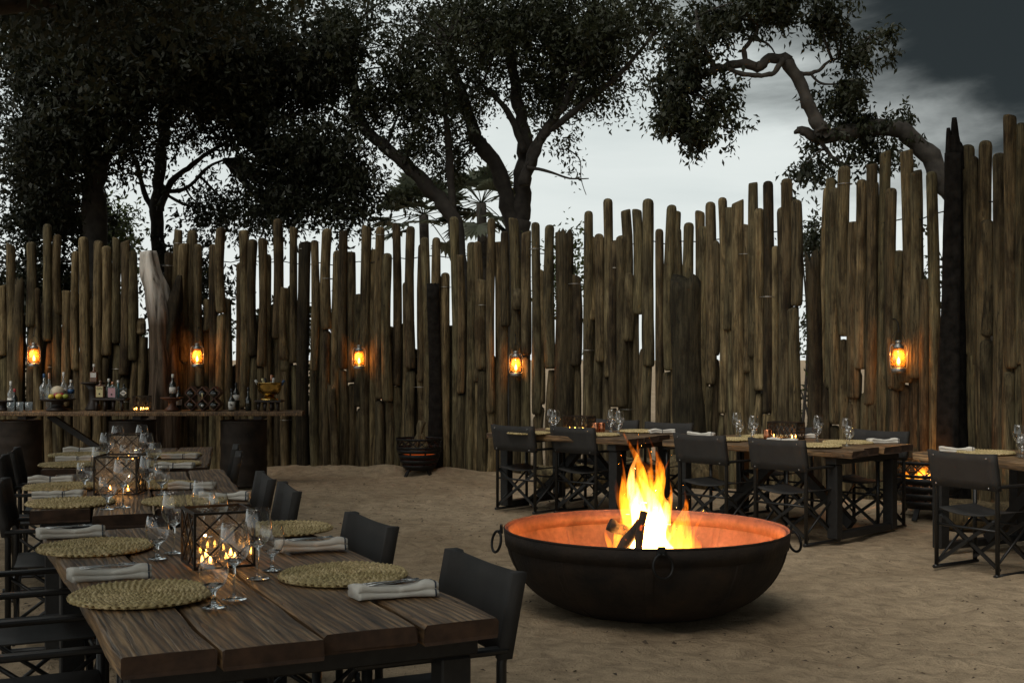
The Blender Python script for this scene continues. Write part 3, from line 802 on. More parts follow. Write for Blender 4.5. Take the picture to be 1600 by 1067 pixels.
tree('arching_tree', 'crooked tree whose long bough arches left over the right part of the fence, with unseen crown added for shade', (P(1560, 560, 14.6).x, 14.6, 0),
     [S([(1560, 760, 60), (1550, 560, 52), (1530, 400, 46), (1500, 320, 40), (1475, 284, 34), (1451, 245, 30), (1416, 211, 27), (1377, 199, 25), (1320, 208, 24), (1276, 214, 21), (1252, 203, 12), (1244, 208, 7)], 14.6),
      S([(1285, 210, 24), (1276, 190, 22), (1263, 162, 20), (1250, 131, 19), (1232, 98, 21), (1226, 93, 18), (1202, 92, 15), (1184, 105, 16), (1162, 99, 15), (1132, 105, 13), (1097, 118, 10), (1079, 140, 7), (1060, 165, 4)], 14.4),
      S([(1138, 108, 7), (1160, 116, 8), (1185, 118, 8), (1206, 116, 8), (1217, 104, 9), (1224, 94, 9)], 14.3),
      S([(1166, 98, 9), (1162, 79, 8), (1176, 61, 6), (1184, 39, 4), (1190, 5, 3)], 14.4), S([(1176, 62, 5), (1194, 66, 4), (1204, 74, 3), (1211, 84, 1.5)], 14.4),
      S([(1236, 112, 8), (1260, 116, 7), (1280, 110, 6), (1296, 96, 4.5), (1320, 90, 3)], 14.5), S([(1268, 118, 4), (1282, 130, 4), (1300, 132, 3), (1330, 128, 2)], 14.5),
      [(Vector((6.1, 14.5, 2.5)), .14), (Vector((6.6, 12.5, 4.6)), .12), (Vector((5.6, 10.0, 6.2)), .09), (Vector((4.6, 8.0, 6.8)), .05)],  # unseen limb, added to carry the shading canopy
      S([(1118, 108, 8), (1105, 85, 8), (1092, 48, 7), (1088, 15, 5)], 14.4), S([(1110, 90, 4), (1085, 88, 3.5), (1060, 96, 2.5)], 14.4), S([(1276, 212, 8), (1300, 245, 6), (1330, 262, 3)], 14.5)],
     [B(1072, 118, 14.4, 42, 28, .4, 46), B(1048, 150, 14.4, 38, 22, .35, 36), B(1112, 165, 14.4, 30, 34, .35, 44), B(1132, 208, 14.4, 22, 26, .25, 26), B(1096, 214, 14.4, 22, 26, .25, 24), B(1034, 176, 14.4, 34, 18, .3, 26), B(1000, 184, 14.4, 24, 18, .25, 16), B(1068, 188, 14.4, 30, 18, .3, 24), B(1140, 150, 14.4, 14, 26, .2, 14), B(1116, 232, 14.4, 14, 16, .2, 9), B(1010, 150, 14.4, 22, 26, .3, 14), B(1075, 60, 14.4, 55, 50, .5, 75),
      B(1360, 85, 14.6, 55, 42, .5, 100), B(1395, 105, 14.6, 28, 30, .3, 30), B(1330, 150, 14.6, 45, 30, .4, 55), B(1370, 185, 14.7, 65, 34, .5, 85), B(1300, 245, 14.7, 62, 30, .5, 75), B(1380, 235, 14.8, 55, 32, .5, 60), B(1270, 255, 14.6, 30, 22, .3, 20),
      B(1200, 5, 14.4, 110, 30, .6, 110), B(1285, 28, 14.4, 26, 30, .3, 34), B(1420, 200, 14.9, 30, 30, .4, 24), B(1130, 20, 14.4, 60, 30, .5, 55), B(1318, 215, 14.6, 40, 24, .4, 30), ((3.4, 9.4, 6.6), (1.9, 1.9, .8), 620, 60), ((5.6, 10.4, 6.4), (1.9, 2.2, .8), 620, 60), ((5.2, 7.2, 6.8), (2.0, 1.7, .8), 520, 60)],  # trailing large blobs: unseen canopy added overhead to shade the right fence
     105, 'leaf', 0.08, 'bark_grey', 0.105, 150, 1.0, 0.5, 3.2)
# upper-left tree, trunk out of frame; unseen crown blobs added to shade left tables
tree('shade_tree', 'broad tree whose dense low crown fills the upper left corner, widened unseen for shade', (-6.2, 9.0, 0),
     [[(Vector((-6.2, 9, -.1)), .34), (Vector((-6.1, 9, 2.2)), .29), (Vector((-5.6, 9.2, 4.0)), .25), (Vector((-4.6, 9.6, 5.6)), .17), (Vector((-3.6, 10.0, 6.6)), .1)],
      [(Vector((-5.9, 9.1, 3.2)), .2), (Vector((-5.2, 7.2, 4.6)), .16), (Vector((-3.8, 5.4, 5.6)), .1)], [(Vector((-5.7, 9.2, 3.6)), .18), (Vector((-5.5, 11.5, 4.8)), .13), (Vector((-4.6, 13.5, 5.6)), .08)]],
     [((-4.6, 9.5, 6.2), (2.6, 3.2, 1.1), 620, 36), ((-4.2, 5.6, 5.8), (2.4, 2.4, 1.0), 480, 36), ((-4.6, 13.2, 6.0), (2.2, 1.8, 1.0), 420, 38), ((-3.0, 2.8, 5.0), (2.2, 2.0, .8), 420, 36), ((-4.6, .5, 4.8), (2.2, 2.2, .9), 420, 36), ((-6.5, 5.5, 4.4), (1.6, 4.0, 1.3), 500, 36), ((-1.9, .4, 5.3), (2.0, 1.8, .7), 460, 36)],
     106, 'leaf_dark', 0.12, 'bark', 0.24, 120)
# fan palms and bushes beyond the fence
def fan_palm(label, px, py, D, s, seed):
    q = random.Random(seed); base = P(px, 560, D); base.z = 0
    top = P(px, py, D) - base
    root = thing('fan_palm', label, 'palm', base, 0, 'fan palms beyond the fence')
    MB().tube(smooth_path([(0, 0, -.1), (0.05, 0, top.z * .5), tuple(top)], 4), [.13] * 4 + [.11] * 5, 10).build('trunk', M['bark_grey'], root)
    mb = MB()
    for k in range(26):
        az = q.uniform(0, 6.28); el = q.uniform(-0.9, 1.2)
        d = Vector((math.cos(az) * math.cos(el), math.sin(az) * math.cos(el), math.sin(el)))
        pl = s * q.uniform(.55, .8); c = top + d * pl + Vector((0, 0, -0.08 * s))
        mb.tube([top, top + d * pl * .5, c], .012, 4)
        side = d.cross(Vector((0, 0, 1))).normalized(); up = side.cross(d)
        for b in range(15):
            a = (b - 7) / 7 * 1.75
            v = (d * math.cos(a) + side * math.sin(a)).normalized(); Lb = s * q.uniform(.45, .62)
            n_ = v.cross(up).normalized() * 0.065 * s
            tip = c + v * Lb + Vector((0, 0, -0.12 * s * q.random())); mid = c + v * Lb * .55
            mb.add([c, mid + n_, tip, mid - n_], [(0, 1, 2, 3)])
    mb.build('fronds', M['leaf_palm'], root)
fan_palm('grey green fan palm left of the forked trunk behind the fence', 752, 318, 27, 0.95, 5)
fan_palm('lower fan palm half hidden by the leaning tree trunk', 662, 336, 28, 1.05, 6)
def bush(label, px, py, D, rx, ry, nc, leaf, seed, size=0.11):
    base = P(px, 560, D); base.z = 0
    rng = np.random.default_rng(seed)
    root = thing('bush', label, 'bush', base, 0, 'bushes beyond the fence')
    zc = P(px, py, D).z
    hz = max(zc, .4)
    blobs = [((0, 0, zc), (rx / FOC * D, .9, ry / FOC * D), nc, 34), ((0, 0, zc * .45), (rx / FOC * D * .8, .8, zc * .5), nc // 2, 34)]
    pts, cl = crown_points(blobs, rng, .2)
    mb = MB()
    for k in range(10):
        c = cl[rng.integers(len(cl))]; mb.tube(smooth_path([(rng.normal() * .08, rng.normal() * .08, -.05), tuple(c * np.array([.4, .4, .5])), tuple(c)], 3), [.035, .03, .03, .025, .02, .015, .01], 6)
    mb.build('stems', M['bark'], root)
    tag(link('foliage', leaf_mesh('foliage', pts, size, rng, 0.3), M[leaf], root), kind='stuff')
bush('dark bush behind the fence under the thick trunk', 60, 430, 20, 90, 90, 170, 'leaf_dark', 1)
bush('fresh green bush behind the fence left of the silvery dead trunk', 178, 360, 23, 45, 40, 60, 'leaf_bright', 2)
bush('dark bush behind the fence right of the silvery dead trunk', 300, 440, 21, 60, 80, 90, 'leaf_dark', 3)
bush('small green bush seen through the gap beside the thick brown log', 880, 420, 21, 24, 40, 30, 'leaf_bright', 4)
bush('green bush peeping over the low dip in the fence at right', 1270, 372, 24, 22, 30, 34, 'leaf', 5)
bush('green shrub behind the narrow fence gap left of the dip', 1205, 540, 17, 40, 60, 50, 'leaf_bright', 6, .09)
bush('small bush in the fence gap left of the charred snag', 1450, 440, 20, 20, 34, 26, 'leaf', 7)
bush('bush behind the fence between second and third lantern', 440, 510, 20, 70, 30, 60, 'leaf', 8)
# ------------------------------------------------------------------ tables
TOP = 0.785
def plank_mesh(w, L, th, seed, y0=0.0, y1=0.0):
    q = random.Random(seed); n = 16; vs = []; fs = []
    ph = [q.uniform(0, 6) for _ in range(6)]
    yb, ye = -L / 2 - y0, L / 2 + y1
    warp = q.uniform(-.004, .004)
    for i in range(n + 1):
        u = i / n; y = yb + (ye - yb) * u
        e1 = 0.004 * math.sin(9 * u + ph[0]) + 0.003 * math.sin(23 * u + ph[1]); e2 = 0.004 * math.sin(8 * u + ph[2]) + 0.003 * math.sin(27 * u + ph[3])
        zt = 0.003 * math.sin(5 * u + ph[4]) + warp; a, b = -w / 2 + e1, w / 2 + e2
        c = 0.007 + 0.003 * math.sin(31 * u + ph[5])
        sk = 0.012 * math.sin(ph[4]) if i in (0, n) else 0
        for (x, z) in ((a + .004, -th), (a, -th + .01), (a, -c + zt), (a + c, zt), ((a + b) / 2, zt + .0015), (b - c, zt), (b, -c + zt), (b, -th + .01), (b - .004, -th)):
            vs.append((x, y + sk * x / w + (q.uniform(-.006, .006) if i in (0, n) else 0), z))
    k = 9
    for i in range(n):
        for j in range(k):
            e = (j + 1) % k; fs.append((i * k + j, i * k + k + j, i * k + k + e, i * k + e))
    fs.append(tuple(range(k))); fs.append(tuple(n * k + j for j in range(k - 1, -1, -1)))
    m = MB().add(vs, fs, False).mesh('plank')
    m.materials.append(M['plank']); m.materials.append(M['end_grain'])
    m.polygons[-1].material_index = 1; m.polygons[-2].material_index = 1
    return m
def table(label, center, rz, W, L, jut, seed, group='rustic plank dining tables'):
    root = thing('plank_table', label, 'table', (center[0], center[1], 0), rz, group)
    n = len(jut); q = random.Random(seed)
    ws = [q.uniform(.9, 1.1) for _ in range(n)]; s = sum(ws); x = -W / 2
    for i in range(n):
        w = W * ws[i] / s
        link('plank', plank_mesh(w - 0.012, L, 0.06, seed * 10 + i, jut[i][0], jut[i][1]), M['plank'], root, (x + w / 2, 0, TOP - q.uniform(0, .004)))
        x += w
    for sy in (-1, 1):
        y = sy * (L / 2 - 0.16)
        for sx in (-1, 1):
            MB().box((0, 0, 0), (0.095, 0.095, TOP - 0.16), bev=.006).build('leg', M['beam'], root, (sx * (W / 2 - 0.11), y, (TOP - 0.16) / 2 + .03))
        MB().box((0, 0, 0), (W - 0.08, 0.1, 0.065), bev=.006).build('top_rail', M['beam'], root, (0, y, TOP - 0.096))
        MB().box((0, 0, 0), (W - 0.32, 0.085, 0.06), bev=.006).build('foot_rail', M['beam'], root, (0, y, 0.05))
        MB().bar((0, y * 0.86, 0.09), (0, -y * 0.05, TOP - 0.07), 0.08, 0.08).build('brace', M['beam'], root)
    return root
def rz_of(d): return math.atan2(-d[0], d[1])                 # local Y along d
def tab(label, fl, d, W, L, jut, seed):                      # fl: near left corner on the ground plan, d: long axis
    d = Vector((d[0], d[1])).normalized(); r = Vector((d.y, -d.x))
    c = Vector(fl) + d * L / 2 + r * W / 2
    table(label, c, rz_of(d), W, L, jut, seed)
tab('nearest plank table in the left foreground with the large glass candle box', (-1.01, 3.12), (-0.43, 0.90), 1.10, 2.42, [(0.0, 0), (0.02, .02), (-.03, .0), (-.02, .03)], 1)
tab('middle plank table of the left row behind the nearest one', (-2.42, 6.10), (-0.30, 0.954), 1.10, 2.0, [(0.02, 0), (0.30, .02), (.10, .0), (.0, .03)], 2)
tab('farthest plank table of the left row in front of the bar', (-3.25, 8.36), (-0.22, 0.975), 1.13, 1.9, [(0.0, 0), (0.03, .02), (.0, .0), (.02, .03)], 3)
# right hand tables: long side faces the yard
def tabr(label, fl, fr, depth, seed):
    a = Vector(fl); b = Vector(fr); d = (a - b); L = d.length; d.normalize()
    r = Vector((d.y, -d.x))
    c = (a + b) / 2 + r * depth / 2
    table(label, c, rz_of(d), depth, L, [(rnd.uniform(0, .06), rnd.uniform(0, .05)) for _ in range(4)], seed)
    return c, d, r
tA = tabr('plank table with two copper cups standing left of the flames', (-0.25, 12.6), (1.06, 11.6), 1.15, 4)
tB = tabr('plank table with one copper cup standing right of the flames', (1.43, 11.45), (2.76, 10.08), 1.15, 5)
tC = tabr('plank table cut off by the right edge of the picture', (3.27, 9.85), (4.05, 8.35), 1.10, 6)

# ------------------------------------------------------------------ folding director chairs (front faces local +Y)
def make_chair():
    t = thing('director_chair', '', 'chair', group='folding director chairs')
    w, d, bh, ah = 0.26, 0.22, 0.86, 0.63
    for sx in (-1, 1):
        MB().tube([(sx * w, -d, 0.02), (sx * w, -d, 0.60), (sx * (w + .0), -d - 0.05, bh)], 0.0165, 8).build('leg', M['frame'], t)
        MB().tube([(sx * w, d, 0.02), (sx * w, d, ah)], 0.0165, 8).build('leg', M['frame'], t)
        MB().box((0, 0, 0), (0.05, 2 * d + .06, 0.02), bev=.006).build('armrest', M['frame'], t, (sx * w, 0.012, ah + .011))
        MB().tube([(sx * w, -d - .03, 0.016), (sx * w, d + .03, 0.016)], 0.014, 8).build('runner', M['frame'], t)
        mb = MB(); mb.tube([(sx * (w - .02), -d, 0.07), (sx * (w - .02), d, 0.40)], 0.010, 6); mb.tube([(sx * (w - .035), -d, 0.40), (sx * (w - .035), d, 0.07)], 0.010, 6)
        mb.build('side_cross_brace', M['frame'], t)
    for sy in (-1, 1):
        mb = MB(); mb.bar((-w, sy * (d - .01), 0.05), (w, sy * (d - .01), 0.42), 0.014, 0.026); mb.bar((-w, sy * (d - .028), 0.42), (w, sy * (d - .028), 0.05), 0.014, 0.026)
        mb.lathe([(.012, -.006), (.012, .006)], 10, M=Matrix.Translation((0, sy * (d - .001), .235)) @ Matrix.Rotation(math.pi / 2, 4, 'X'))
        mb.build('cross_brace', M['frame'], t)
        MB().tube([(-w, sy * d, 0.33), (w, sy * d, 0.33)], 0.010, 6).build('rail', M['frame'], t)
    # seat sling
    vs = []; fs = []; nx_, ny_ = 9, 3
    for e in (0, 1):
        for j in range(ny_ + 1):
            for i in range(nx_ + 1):
                u = i / nx_ * 2 - 1
                vs.append((u * (w - .005), -d + .01 + (2 * d - .02) * j / ny_, 0.455 - 0.035 * (1 - u * u) - (0.006 if e else 0)))
    m = (nx_ + 1) * (ny_ + 1)
    for j in range(ny_):
        for i in range(nx_):
            a = j * (nx_ + 1) + i
            fs.append((a, a + 1, a + nx_ + 2, a + nx_ + 1)); fs.append((m + a, m + a + nx_ + 1, m + a + nx_ + 2, m + a + 1))
    for i in range(nx_):
        fs.append((i, m + i, m + i + 1, i + 1)); b = ny_ * (nx_ + 1) + i; fs.append((b, b + 1, m + b + 1, m + b))
    for j in range(ny_):
        a = j * (nx_ + 1); fs.append((a, a + nx_ + 1, m + a + nx_ + 1, m + a)); a += nx_; fs.append((a, m + a, m + a + nx_ + 1, a + nx_ + 1))
    MB().add(vs, fs, True).build('seat', M['canvas'], t)
    # back sling, wrapped round the posts
    vs = []; fs = []; nx_, nz_ = 14, 4
    for e in (0, 1):
        for k in range(nz_ + 1):
            for i in range(nx_ + 1):
                u = i / nx_ * 2 - 1; v = k / nz_
                z = 0.615 + 0.265 * v - 0.010 * (1 - u * u) * (1 if k == nz_ else 0)
                y = -d - 0.05 * max(0, (z - .6) / .26) - 0.016 * (1 - u ** 4) - .001
                if abs(u) > .93: y = -d - 0.05 * max(0, (z - .6) / .26) - .001
                hem = 0.003 if (k in (0, nz_) or abs(u) > .8) else 0
                vs.append((u * (w + .021), y + (0.021 + hem if e else -0.021 - hem) * (1 if abs(u) > .85 else .22), z))
    m = (nx_ + 1) * (nz_ + 1)
    for k in range(nz_):
        for i in range(nx_):
            a = k * (nx_ + 1) + i
            fs.append((a, a + 1, a + nx_ + 2, a + nx_ + 1)); fs.append((m + a, m + a + nx_ + 1, m + a + nx_ + 2, m + a + 1))
    for i in range(nx_):
        fs.append((i, m + i, m + i + 1, i + 1)); b = nz_ * (nx_ + 1) + i; fs.append((b, b + 1, m + b + 1, m + b))
    for k in range(nz_):
        a = k * (nx_ + 1); fs.append((a, a + nx_ + 1, m + a + nx_ + 1, m + a)); a += nx_; fs.append((a, m + a, m + a + nx_ + 1, a + nx_ + 1))
    bk = MB().add(vs, fs, True).build('back_canvas', M['canvas'], t)
    for sx in (-1, 1):
        for z, y in ((.635, -.262), (.845, -.293)):
            MB().lathe([(.0001, -.003), (.005, -.003), (.006, 0), (.004, .003), (.0001, .003)], 8, M=Matrix.Translation((sx * .225, y - .008, z)) @ Matrix.Rotation(math.pi / 2, 4, 'X')).build('rivet', M['steel'], bk)
    return t
chair = Proto(make_chair)
def put_chair(label, back_mid, face):                          # the middle of the back posts on plan, and where the chair faces
    f = Vector(face).normalized()
    c = Vector(back_mid) + f * 0.22
    chair.put(label, (c.x, c.y, 0.0), rz_of(f))
nB = tB[2]; dB = tB[1]
put_chair('leftmost director chair at the table left of the flames, back to the yard', (0.04, 12.28), (0.69, 0.73))
put_chair('director chair between the leftmost chair and the flames, back to the yard', (0.63, 12.0), (0.70, 0.71))
put_chair('director chair just right of the flames with its back to the yard', (1.70, 10.83), (0.74, 0.67))
put_chair('director chair behind the right rim of the fire bowl, back to the yard', (2.25, 10.20), (0.76, 0.65))
put_chair('front director chair of the cut off table at the right edge', (3.28, 8.78), (0.85, 0.53))
put_chair('director chair half cut by the right edge of the picture', (3.72, 8.05), (0.86, 0.5))
put_chair('director chair on the fence side of the table left of the flames', (1.12, 13.35), (-0.61, -0.79))
put_chair('director chair on the fence side hidden behind the tips of the flames', (1.62, 12.75), (-0.61, -0.79))
put_chair('director chair on the fence side of the table with one copper cup, left one', (2.75, 12.05), (-0.74, -0.67))
put_chair('director chair on the fence side of the table with one copper cup, right one', (3.42, 11.35), (-0.74, -0.67))
put_chair('nearest director chair tucked under the right side of the nearest table', (-0.145, 4.03), (-0.90, -0.43))
put_chair('second director chair along the right side of the nearest table', (-0.64, 5.06), (-0.90, -0.43))
put_chair('near director chair on the right side of the middle left table', (-1.22, 6.36), (-0.95, -0.32))
put_chair('far director chair on the right side of the middle left table', (-1.47, 6.98), (-0.95, -0.32))
put_chair('near director chair on the right side of the table by the bar', (-1.98, 8.55), (-0.97, -0.2))
put_chair('far director chair on the right side of the table by the bar', (-2.16, 9.25), (-0.97, -0.2))
put_chair('near director chair on the left side of the table by the bar', (-3.42, 8.30), (0.95, 0.3))
put_chair('far director chair on the left side of the table by the bar', (-3.62, 9.0), (0.95, 0.3))
put_chair('shadowed director chair on the left side of the middle left table', (-2.72, 6.62), (0.95, 0.3))
put_chair('shadowed director chair at the left edge beside the nearest table, rear one', (-2.12, 4.86), (0.90, 0.43))
put_chair('shadowed director chair at the left edge beside the nearest table, front one', (-1.74, 3.88), (0.90, 0.43))

# ------------------------------------------------------------------ table ware
def mat_mesh():
    rings, per, na = 13, 5, 240; R0 = 0.222; vs = []; fs = []
    prof = []
    for i in range(rings):
        for k in range(per): prof.append((i, k / per))
    prof.append((rings - 1, 0.999))
    for (i, u) in prof:
        for a in range(na):
            th = 2 * math.pi * a / na
            rr = (i + u) / rings * R0
            nb = max(6, int(i * 4.6 + 6))
            sg = 1 if u < .5 else -1
            ch = math.sin(nb * th + sg * (u - .5) * 5.0 + i)
            z = 0.006 + 0.014 * math.sin(math.pi * min(1, u * 1.02 + .02)) ** .6 * (0.72 + 0.28 * ch) + 0.001 * math.sin(5 * th + i)
            wob = 1 + 0.010 * math.sin(3 * th + .5) + 0.006 * math.sin(nb * th) * (i / rings)
            vs.append((math.cos(th) * rr * wob, math.sin(th) * rr * wob, z))
    n = len(prof)
    for (r_, z_) in ((R0 * 1.012, .011), (R0 * 1.004, .002), (R0 * .9, 0.0)):
        for a in range(na):
            th = 2 * math.pi * a / na; w_ = 1 + 0.010 * math.sin(3 * th + .5) + .010 * math.sin(50 * th)
            vs.append((math.cos(th) * r_ * w_, math.sin(th) * r_ * w_, z_))
    for i in range(n + 2):
        for a in range(na):
            b = (a + 1) % na; fs.append((i * na + a, i * na + na + a, i * na + na + b, i * na + b)[::-1])
    return MB().add(vs, fs, True).mesh('placemat')
MATMESH = mat_mesh()
mat_proto = Proto(lambda: tag(link('placemat', MATMESH, M['straw']), '', 'placemat', 'round braided straw placemats'))
def napkin_parts(stripes, seed):
    q = random.Random(seed); L, w = 0.27, 0.085; n = 24
    t = thing('napkin', '', 'napkin', group='folded linen napkins')
    ph = q.uniform(0, 6); a1, a2 = q.uniform(.003, .007), q.uniform(.002, .005)
    sec = [(-.5, .000), (-.52, .008), (-.5, .015), (-.44, .017), (-.5, .019), (-.52, .026), (-.49, .034), (-.3, .037), (0, .035), (.3, .033), (.47, .029), (.5, .022), (.42, .018), (.49, .013), (.5, .004), (.47, 0)]
    def surf(x0, x1, k, grow):
        vs = []; fs = []; m = len(sec)
        for i in range(k + 1):
            x = x0 + (x1 - x0) * i / k; u = x / L + .5
            lift = a1 * math.sin(7 * u + ph) + a2 * math.sin(15 * u + ph * 2); sw = 0.012 * math.sin(4 * u + ph)
            ww = w * (1 + .08 * math.sin(5 * u + ph)) * (1.12 if u > .9 else 1)
            for (sy, sz) in sec:
                f_ = sz / .037
                vs.append((x + 0.010 * sy * (1 if u > .5 else -1), sw + sy * ww * (1 + grow * 2) + .004 * math.sin(12 * u + sz * 90), max(-0.0005, sz * (1 + .12 * math.sin(9 * u)) + max(0, lift) * f_ * 1.0 + (grow * .12 if sz > .01 else -grow * .0))))
        for i in range(k):
            for j in range(m):
                e = (j + 1) % m; fs.append((i * m + j, i * m + e, i * m + m + e, i * m + m + j))
        fs.append(tuple(range(m - 1, -1, -1))); fs.append(tuple(k * m + j for j in range(m)))
        return MB().add(vs, fs, True)
    body = surf(-L / 2, L / 2, n, 0).build('cloth', M['linen'], t)
    for (x0, x1) in stripes:
        surf(x0, x1, 2, 0.012).build('stripe', M['stripe'], body)
    return t
nap_end = Proto(lambda: napkin_parts([(.121, .127)], 1))
nap_mid = Proto(lambda: napkin_parts([(-.012, -.004), (.002, .004)], 2))
nap_mid2 = Proto(lambda: napkin_parts([(.03, .037), (.043, .045)], 5))
def make_fork():
    t = thing('fork', '', 'fork', group='steel cutlery on the napkins')
    MB().tube([(-.10, 0, .003), (-.05, 0, .004), (.0, 0, .003), (.035, 0, .005)], [.005, .004, .0028, .0032], 8, flat=.5).build('handle', M['steel'], t)
    mb = MB(); mb.box((.043, 0, .005), (.02, .02, .002))
    for k in range(4): mb.tube([(.05, (k - 1.5) * .006, .005), (.07, (k - 1.5) * .006, .003), (.09, (k - 1.5) * .0055, .006)], .0013, 5)
    mb.build('tines', M['steel'], t); return t
def make_knife():
    t = thing('knife', '', 'knife', group='steel cutlery on the napkins')
    MB().tube([(-.105, 0, .003), (-.05, 0, .004), (.0, 0, .003)], [.0055, .005, .0035], 8, flat=.55).build('handle', M['steel'], t)
    MB().add([(0, -.005, .003), (.08, -.008, .003), (.115, -.002, .003), (.118, .003, .003), (.08, .005, .003), (0, .004, .003), (0, -.004, .0045), (.08, -.006, .0042), (.112, .001, .0036), (.08, .005, .0042), (0, .004, .0045)],
             [(0, 1, 7, 6), (1, 2, 8, 7), (2, 3, 8), (3, 4, 9, 8), (4, 5, 10, 9), (6, 7, 8, 9, 10), (5, 4, 3, 2, 1, 0), (0, 6, 10, 5)]).build('blade', M['steel'], t); return t
fork = Proto(make_fork); knife = Proto(make_knife)
def make_glass(wine):
    t = thing('wine_glass' if wine else 'water_goblet', '', 'glass', group='stemmed wine glasses' if wine else 'short stemmed water goblets')
    if wine:
        s0, outer = 0.098, [(.004, 0), (.014, .004), (.030, .017), (.041, .036), (.0445, .055), (.043, .078), (.038, .105), (.034, .126)]
        sr, fr = .0038, .036
    else:
        s0, outer = 0.048, [(.005, 0), (.016, .004), (.031, .018), (.039, .038), (.041, .058), (.038, .080), (.033, .102)]
        sr, fr = .0055, .032
    inner = [(max(.0008, r - .0016), z + (.006 if i == 0 else .003 if i == 1 else .0012 if i < 4 else 0)) for i, (r, z) in enumerate(outer)]
    loop = outer + [(outer[-1][0] - .0006, outer[-1][1] + .0006)] + inner[::-1][:-1]
    vs = MB()
    vs.lathe(outer + [(outer[-1][0] - .0010, outer[-1][1] + .0006)], 28, (0, 0, s0), caps=False).build('bowl', M['bowl_glass'], t)
    MB().lathe([(.0003, .0048), (sr * 2.4, .0048), (sr * 1.3, .010), (sr, .02), (sr * .95, s0 * .6), (sr * 1.1, s0 - .008), (sr * 2.0, s0 - .001), (.012, s0 + .0026), (.0285, s0 + .0165), (.024, s0 + .0175), (.012, s0 + .0115), (.0003, s0 + .0105)], 14).build('stem', M['glass'], t)
    MB().lathe([(.0003, 0), (fr, 0), (fr + .0006, .0012), (fr * .6, .0028), (sr * 2.6, .0044), (.0003, .0045)], 28).build('foot', M['glass'], t)
    t.scale = (1.12, 1.12, 1.08)
    return t
wine = Proto(lambda: make_glass(True)); goblet = Proto(lambda: make_glass(False))
ZT = TOP + 0.004
def spot(px, py, z=ZT):
    p = T(px, py, z); return (p.x, p.y, z)
def setting(tbl, seat, mat_px, nap_px, nap_rz, wine_px=None, gob_px=None, nap=None, cutlery=False):
    where = f'{seat} place of the {tbl}'
    mat_proto.put(f'braided straw placemat at the {where}', spot(*mat_px), rnd.uniform(0, 6))
    if nap_px:
        p = spot(*nap_px)
        (nap or rnd.choice((nap_mid, nap_mid2))).put(f'folded cream napkin at the {where}', p, nap_rz)
        if cutlery:
            c, s = math.cos(nap_rz), math.sin(nap_rz)
            def off(u, v, dz): return (p[0] + c * u - s * v, p[1] + s * u + c * v, p[2] + dz)
            fork.put(f'steel fork on the napkin at the {where}', off(-.005, .012, .041), nap_rz + .05)
            knife.put(f'steel knife on the napkin at the {where}', off(.0, -.012, .041), nap_rz + .16)
    if wine_px: wine.put(f'tall wine glass at the {where}', spot(*wine_px))
    if gob_px: goblet.put(f'short water goblet at the {where}', spot(*gob_px))
t1, t2, t3 = 'nearest left table', 'middle left table', 'left table by the bar'
setting(t1, 'near left', (222, 931), (173, 903), R(26), (366, 935), (334, 948), nap_end, True)
setting(t1, 'far left', (150, 857), (112, 838), R(26), (272, 863), (246, 872), nap_end, True)
setting(t1, 'near right', (537, 900), (617, 930), R(24), (403, 903), (425, 890), nap_end, True)
setting(t1, 'far right', (440, 828), (488, 858), R(24), (318, 838), (341, 826), nap_end, True)
setting(t2, 'near left', (111, 787), (91, 777), R(12), (192, 792), (168, 795), nap_mid2)
setting(t2, 'far left', (98, 762), (80, 753), R(14), (156, 762), (132, 766), nap_mid)
setting(t2, 'near right', (290, 784), (350, 780), R(8), (232, 782), (253, 772), nap_end)
setting(t2, 'far right', (246, 759), (300, 763), R(4), (222, 763), None, nap_mid)
setting(t3, 'near left', (112, 727), (117, 720), R(4), (167, 730), (197, 731), nap_mid2)
setting(t3, 'far left', (122, 712), (126, 706), R(4), (184, 714), None, nap_mid)
setting(t3, 'near right', (264, 726), (272, 731), R(6), (229, 730), (243, 727), nap_mid)
setting(t3, 'far right', (270, 712), (281, 716), R(6), (222, 712), None, nap_mid2)
tl, tr_, te = 'table with two copper cups', 'table with one copper cup', 'cut off table at the right edge'
setting(tl, 'left', (826, 677.5), (798, 674.5), R(-20), (861, 676.2), None, nap_end)
setting(tl, 'front middle', (933, 680), (893, 677), R(-25), (868, 678.5), (863, 677), nap_mid)
setting(tl, 'back', (885, 671.5), None, 0, (956, 677), (954, 674.2))
setting(tl, 'right', (1000, 674.5), (1034, 676.2), R(10), (968, 680), (966, 678))
setting(tr_, 'left', (1140, 687), (1095, 681.5), R(-25), (1151, 683.5), (1156, 682), nap_end)
setting(tr_, 'front middle', (1275, 697), (1222, 691), R(-25), (1177, 690.5), (1175, 688), nap_mid)
setting(tr_, 'right', (1325, 692), (1380, 692), R(15), (1278, 690.5), (1277, 688.5), nap_end)
setting(tr_, 'back', (1195, 683), (1252, 684), R(5), (1323, 697), (1327, 694), nap_mid2)
setting(te, 'front', (1540, 708), (1495, 706), R(-20), (1592, 712), (1597, 714), nap_end)

